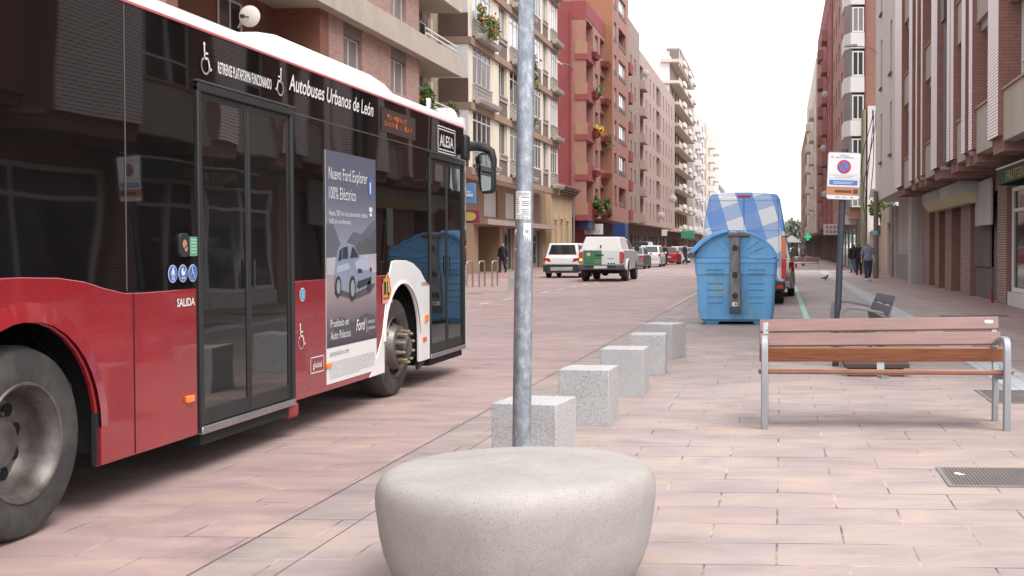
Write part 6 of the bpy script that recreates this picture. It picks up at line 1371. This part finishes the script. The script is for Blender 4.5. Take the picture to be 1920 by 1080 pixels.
# ------------------------------------------------------------------ people
SKIN=plain('skin',(.50,.29,.21),.55,var=.06,scale=20)
def person(label, loc, rz, height=1.72, stride=0.0, swing=0.0, top=(.1,.1,.1), bottom=(.03,.03,.04), shoes=(.05,.05,.05), hair=(.05,.03,.02), sleeves='long', hairstyle='short', girth=1.0, coat=False, held=None, group=None, sit=False):
    root=empty('person',label,'person',loc,rz,group); s=height/1.72
    V=[];E=[];Rr=[];T=[]
    def add(p,r,par=None,tg='torso'):
        V.append(Vector(p)*s); Rr.append((r[0]*s,r[1]*s) if isinstance(r,tuple) else (r*s,r*s)); 
        if par is not None: E.append((par,len(V)-1)); T.append(tg)
        return len(V)-1
    g=girth; zh=.92
    pel=add((0,0,.95),(.145*g,.105*g)); sp=add((0,-.01,1.12),(.135*g,.105*g),pel); ch=add((0,0,1.30),(.155*g,.11*g),sp); up=add((0,.01,1.42),(.12,.085),ch)
    nk=add((0,0,1.50),(.052,.055),up,'neck'); hd=add((0,-.015,1.575),(.066,.078),nk,'head'); ht=add((0,-.012,1.655),(.062,.078),hd,'head')
    ns=add((0,-.10,1.575),(.012,.012),hd,'head')
    for sx in (-1,1):
        ph=sx*stride
        hp=add((sx*.095,0,.88),(.092*g,.095*g),pel,'leg'); kn=add((sx*.10,-.04-max(0,-ph)*.55 ,.50),(.060,.062),hp,'leg')
        an=add((sx*.10,.02-(-ph)*1.0 if ph<0 else .02+ph*1.0,.09+(.06 if ph>.1 else 0)),(.040,.042),kn,'leg')
        a=V[an]/s; toe=add((sx*.115,a.y-.15,.035+(.0 if ph<=.1 else .0)),(.040,.030),an,'foot')
        sh=add((sx*.175*(.5+.5*g),.01,1.405),(.060,.060),up,'arm1'); el=add((sx*.235*(.6+.4*g),.03+sx*swing*.35,1.14),(.042,.042),sh,'arm1')
        wr=add((sx*.265,-.02+sx*swing*1.0,.90+abs(swing)*.15),(.027,.030),el,'arm2'); pm=add((sx*.268,-.045+sx*swing*1.15,.84+abs(swing)*.18),(.020,.036),wr,'hand')
        p=V[pm]/s
        for i,(dy,L) in enumerate(((-.030,.068),(-.010,.078),(.011,.072),(.030,.058))):
            f1=add((p.x-sx*.004,p.y+dy,p.z-L*.55),(.009,.009),pm,'hand'); add((p.x-sx*.018,p.y+dy-.004,p.z-L),(.0075,.0075),f1,'hand')
        th=add((p.x-sx*.012,p.y-.048,p.z+.012),(.010,.010),pm,'hand'); add((p.x-sx*.022,p.y-.060,p.z-.028),(.0085,.0085),th,'hand')
    me=bpy.data.meshes.new('body'); me.from_pydata(V,E,[]); o=bpy.data.objects.new('body',me); COL.objects.link(o)
    sk=o.modifiers.new('skin','SKIN'); sk.use_smooth_shade=True; 
    for i,sv in enumerate(me.skin_vertices[0].data): sv.radius=Rr[i]; sv.use_root=(i==0)
    ss=o.modifiers.new('sub','SUBSURF'); ss.levels=2; ss.render_levels=2
    dg=bpy.context.evaluated_depsgraph_get(); dg.update(); bm_=bpy.data.meshes.new_from_object(o.evaluated_get(dg)); bpy.data.objects.remove(o)
    bm_.name='body'; bm_.materials.clear(); bm_.materials.append(SKIN)
    b=bpy.data.objects.new('body',bm_); COL.objects.link(b); b.parent=root
    segs=[(V[i],V[j],t) for (i,j),t in zip(E,T)]
    def near(p):
        best=None
        for a,c,t in segs:
            ab=c-a; u=max(0,min(1,(p-a).dot(ab)/max(ab.length_squared,1e-9))); d=(a+ab*u-p).length
            if best is None or d<best[0]: best=(d,t)
        return best[1]
    tags=[near(p.center) for p in bm_.polygons]
    def cloth(name,test,off,col,rough=.85):
        fs=[p for p,t in zip(bm_.polygons,tags) if test(p.center/s,t)]
        if not fs: return
        used={}; vs=[]; faces=[]
        for p in fs:
            f=[]
            for vi in p.vertices:
                if vi not in used: used[vi]=len(vs); v=bm_.vertices[vi]; vs.append(v.co+v.normal*off*s)
                f.append(used[vi])
            faces.append(f)
        m=bpy.data.meshes.new(name); m.from_pydata(vs,[],faces); m.materials.append(plain('cloth_%02d%02d%02d'%tuple(int(c*99) for c in col),col,rough,var=.18,scale=9))
        m.polygons.foreach_set('use_smooth',[True]*len(m.polygons)); c=bpy.data.objects.new(name,m); COL.objects.link(c); c.parent=root
        sd=c.modifiers.new('thickness','SOLIDIFY'); sd.thickness=.012; sd.offset=1
        return c
    arms=('arm1','arm2') if sleeves=='long' else ('arm1',)
    hem=.80 if coat else .90
    cloth('trousers',lambda c,t:(t=='leg' and c.z>.085) or (t=='torso' and c.z<1.0),.010,bottom)
    cloth('jacket' if coat else 'shirt',lambda c,t:(t=='torso' and c.z>.86) or (t=='leg' and c.z>hem) or (t in arms and (sleeves=='long' or c.z>1.17)) or (t=='neck' and c.z<1.49),.024,top)
    cloth('shoes',lambda c,t:t=='foot' or (t=='leg' and c.z<.10),.012,shoes,.5)
    if hairstyle=='short': cloth('hair',lambda c,t:t=='head' and (c.z>1.665 or (c.z>1.56 and c.y>.01) or (c.z>1.64 and c.y>-.045)),.010,hair)
    if hairstyle=='thin': cloth('hair',lambda c,t:t=='head' and (c.y>.0 and 1.54<c.z<1.665),.006,hair)
    if hairstyle=='long':
        cloth('hair',lambda c,t:(t in('head','neck') and (c.y>-.02 or c.z>1.66)),.022,hair)
        MB().lathe([(.02,1.20),(.085,1.25),(.115,1.40),(.10,1.52),(.09,1.62),(.04,1.68)],(0,.075,0),n=16).build('long_hair',plain('hair_dark',(.02,.015,.014),.6),root,smooth=60)
    # face
    for sx in (-1,1): MB().ball((sx*.028*s,-.088*s,1.605*s),.009*s,.006*s,.006*s,8,6).build('eye',plain('eye_dark',(.03,.02,.02),.3,var=0),root); MB().ball((sx*.078*s,.0,1.59*s),.010*s,.02*s,.03*s,8,6).build('ear',SKIN,root)
    MB().box(-.024*s,.024*s,-.094*s,-.085*s,1.535*s,1.542*s).build('mouth',plain('lips',(.35,.12,.10),.5),root)
    return root
person('man in grey polo shirt and dark trousers walking toward the camera on the right',(3.72,50.7,0),R(6),1.70,.20,-.10,(.20,.22,.28),(.035,.04,.065),(.6,.6,.6),(.55,.53,.5),'short','thin',1.22)
person('woman with long dark hair, black top and jeans walking away',(4.15,68,0),R(180),1.66,.14,.06,(.015,.013,.015),(.10,.16,.26),(.03,.03,.03),(.02,.015,.014),'long','long',.95,coat=True)
person('person in black partly hidden behind the man in the grey shirt',(4.12,62.5,0),R(175),1.70,.1,.0,(.015,.015,.018),(.02,.02,.025),(.03,.03,.03),(.02,.015,.014),'long','short',1.0,coat=True)
person('grey haired man in dark jacket walking by the left shopfronts',(-16.15,67.5,0),R(-12),1.74,.16,.04,(.022,.02,.03),(.02,.02,.022),(.02,.02,.02),(.6,.58,.55),'long','thin',1.05,coat=True)
person('person in dark clothes standing behind the small red hatchback',(-9.65,97.3,0),R(150),1.68,.05,.02,(.04,.03,.045),(.03,.025,.035),(.03,.03,.03),(.35,.25,.15),'long','short',1.0,coat=True)
person('broad person in dark clothes crossing the road beside the container',(-8.35,101.5,0),R(60),1.76,.30,.12,(.03,.03,.05),(.025,.03,.045),(.3,.25,.2),(.2,.12,.08),'long','short',1.15,coat=True)
person('dark figure just left of the container lid, far along the road',(-8.0,112,0),R(0),1.75,.1,.03,(.02,.02,.03),(.02,.02,.03),(.03,.03,.03),(.1,.07,.05),'long','short',1.1,coat=True)
person('person in olive jacket standing beyond the distant bench',(.95,84,0),R(170),1.66,.05,.02,(.10,.09,.07),(.06,.05,.05),(.05,.05,.05),(.03,.02,.02),'long','short',1.1,coat=True)
person('person in mauve top near the pharmacy cross',(1.75,95,0),R(20),1.68,.1,.03,(.25,.18,.20),(.08,.08,.1),(.1,.1,.1),(.06,.04,.03),'long','short',1.0)
person('farthest person in black beneath the pharmacy cross',(1.95,108,0),R(200),1.74,.12,.03,(.02,.02,.02),(.03,.03,.04),(.03,.03,.03),(.03,.02,.02),'long','short',1.0)
# pigeon
pg=empty('pigeon','grey pigeon walking on the paving left of the sign post','bird',(1.93,51.2,0),R(70))
V=[(0,.10,.12),(0,.04,.13),(0,-.05,.16),(0,-.09,.23),(0,-.10,.27),(0,-.135,.265),(0,.20,.09)]; Ed=[(0,1),(1,2),(2,3),(3,4),(4,5),(0,6)]; Rd=[(.05,.04),(.075,.06),(.06,.055),(.03,.03),(.028,.03),(.008,.006),(.035,.012)]
for sx in (-1,1): i=len(V); V+=[(sx*.03,.0,.08),(sx*.03,.0,.01),(sx*.03,-.04,.006)]; Ed+=[(1,i),(i,i+1),(i+1,i+2)]; Rd+=[(.018,.018),(.007,.007),(.008,.004)]
me=bpy.data.meshes.new('b'); me.from_pydata(V,Ed,[]); o=bpy.data.objects.new('b',me); COL.objects.link(o); o.modifiers.new('s','SKIN'); 
for i,sv in enumerate(me.skin_vertices[0].data): sv.radius=Rd[i]; sv.use_root=(i==1)
o.modifiers.new('u','SUBSURF').levels=2
dg=bpy.context.evaluated_depsgraph_get(); dg.update(); b=bpy.data.meshes.new_from_object(o.evaluated_get(dg)); bpy.data.objects.remove(o); b.name='body'; b.materials.clear(); b.materials.append(plain('pigeon_grey',(.12,.12,.14),.7,var=.35,scale=14))
b.polygons.foreach_set('use_smooth',[True]*len(b.polygons)); bo_=bpy.data.objects.new('body',b); COL.objects.link(bo_); bo_.parent=pg; pg.scale=(1.05,)*3
for sx in (-1,1): MB().ball((sx*.026,-.112,.275),.006,.006,.006,8,6).build('eye',plain('pigeon_eye',(.4,.1,.03),.3),pg)
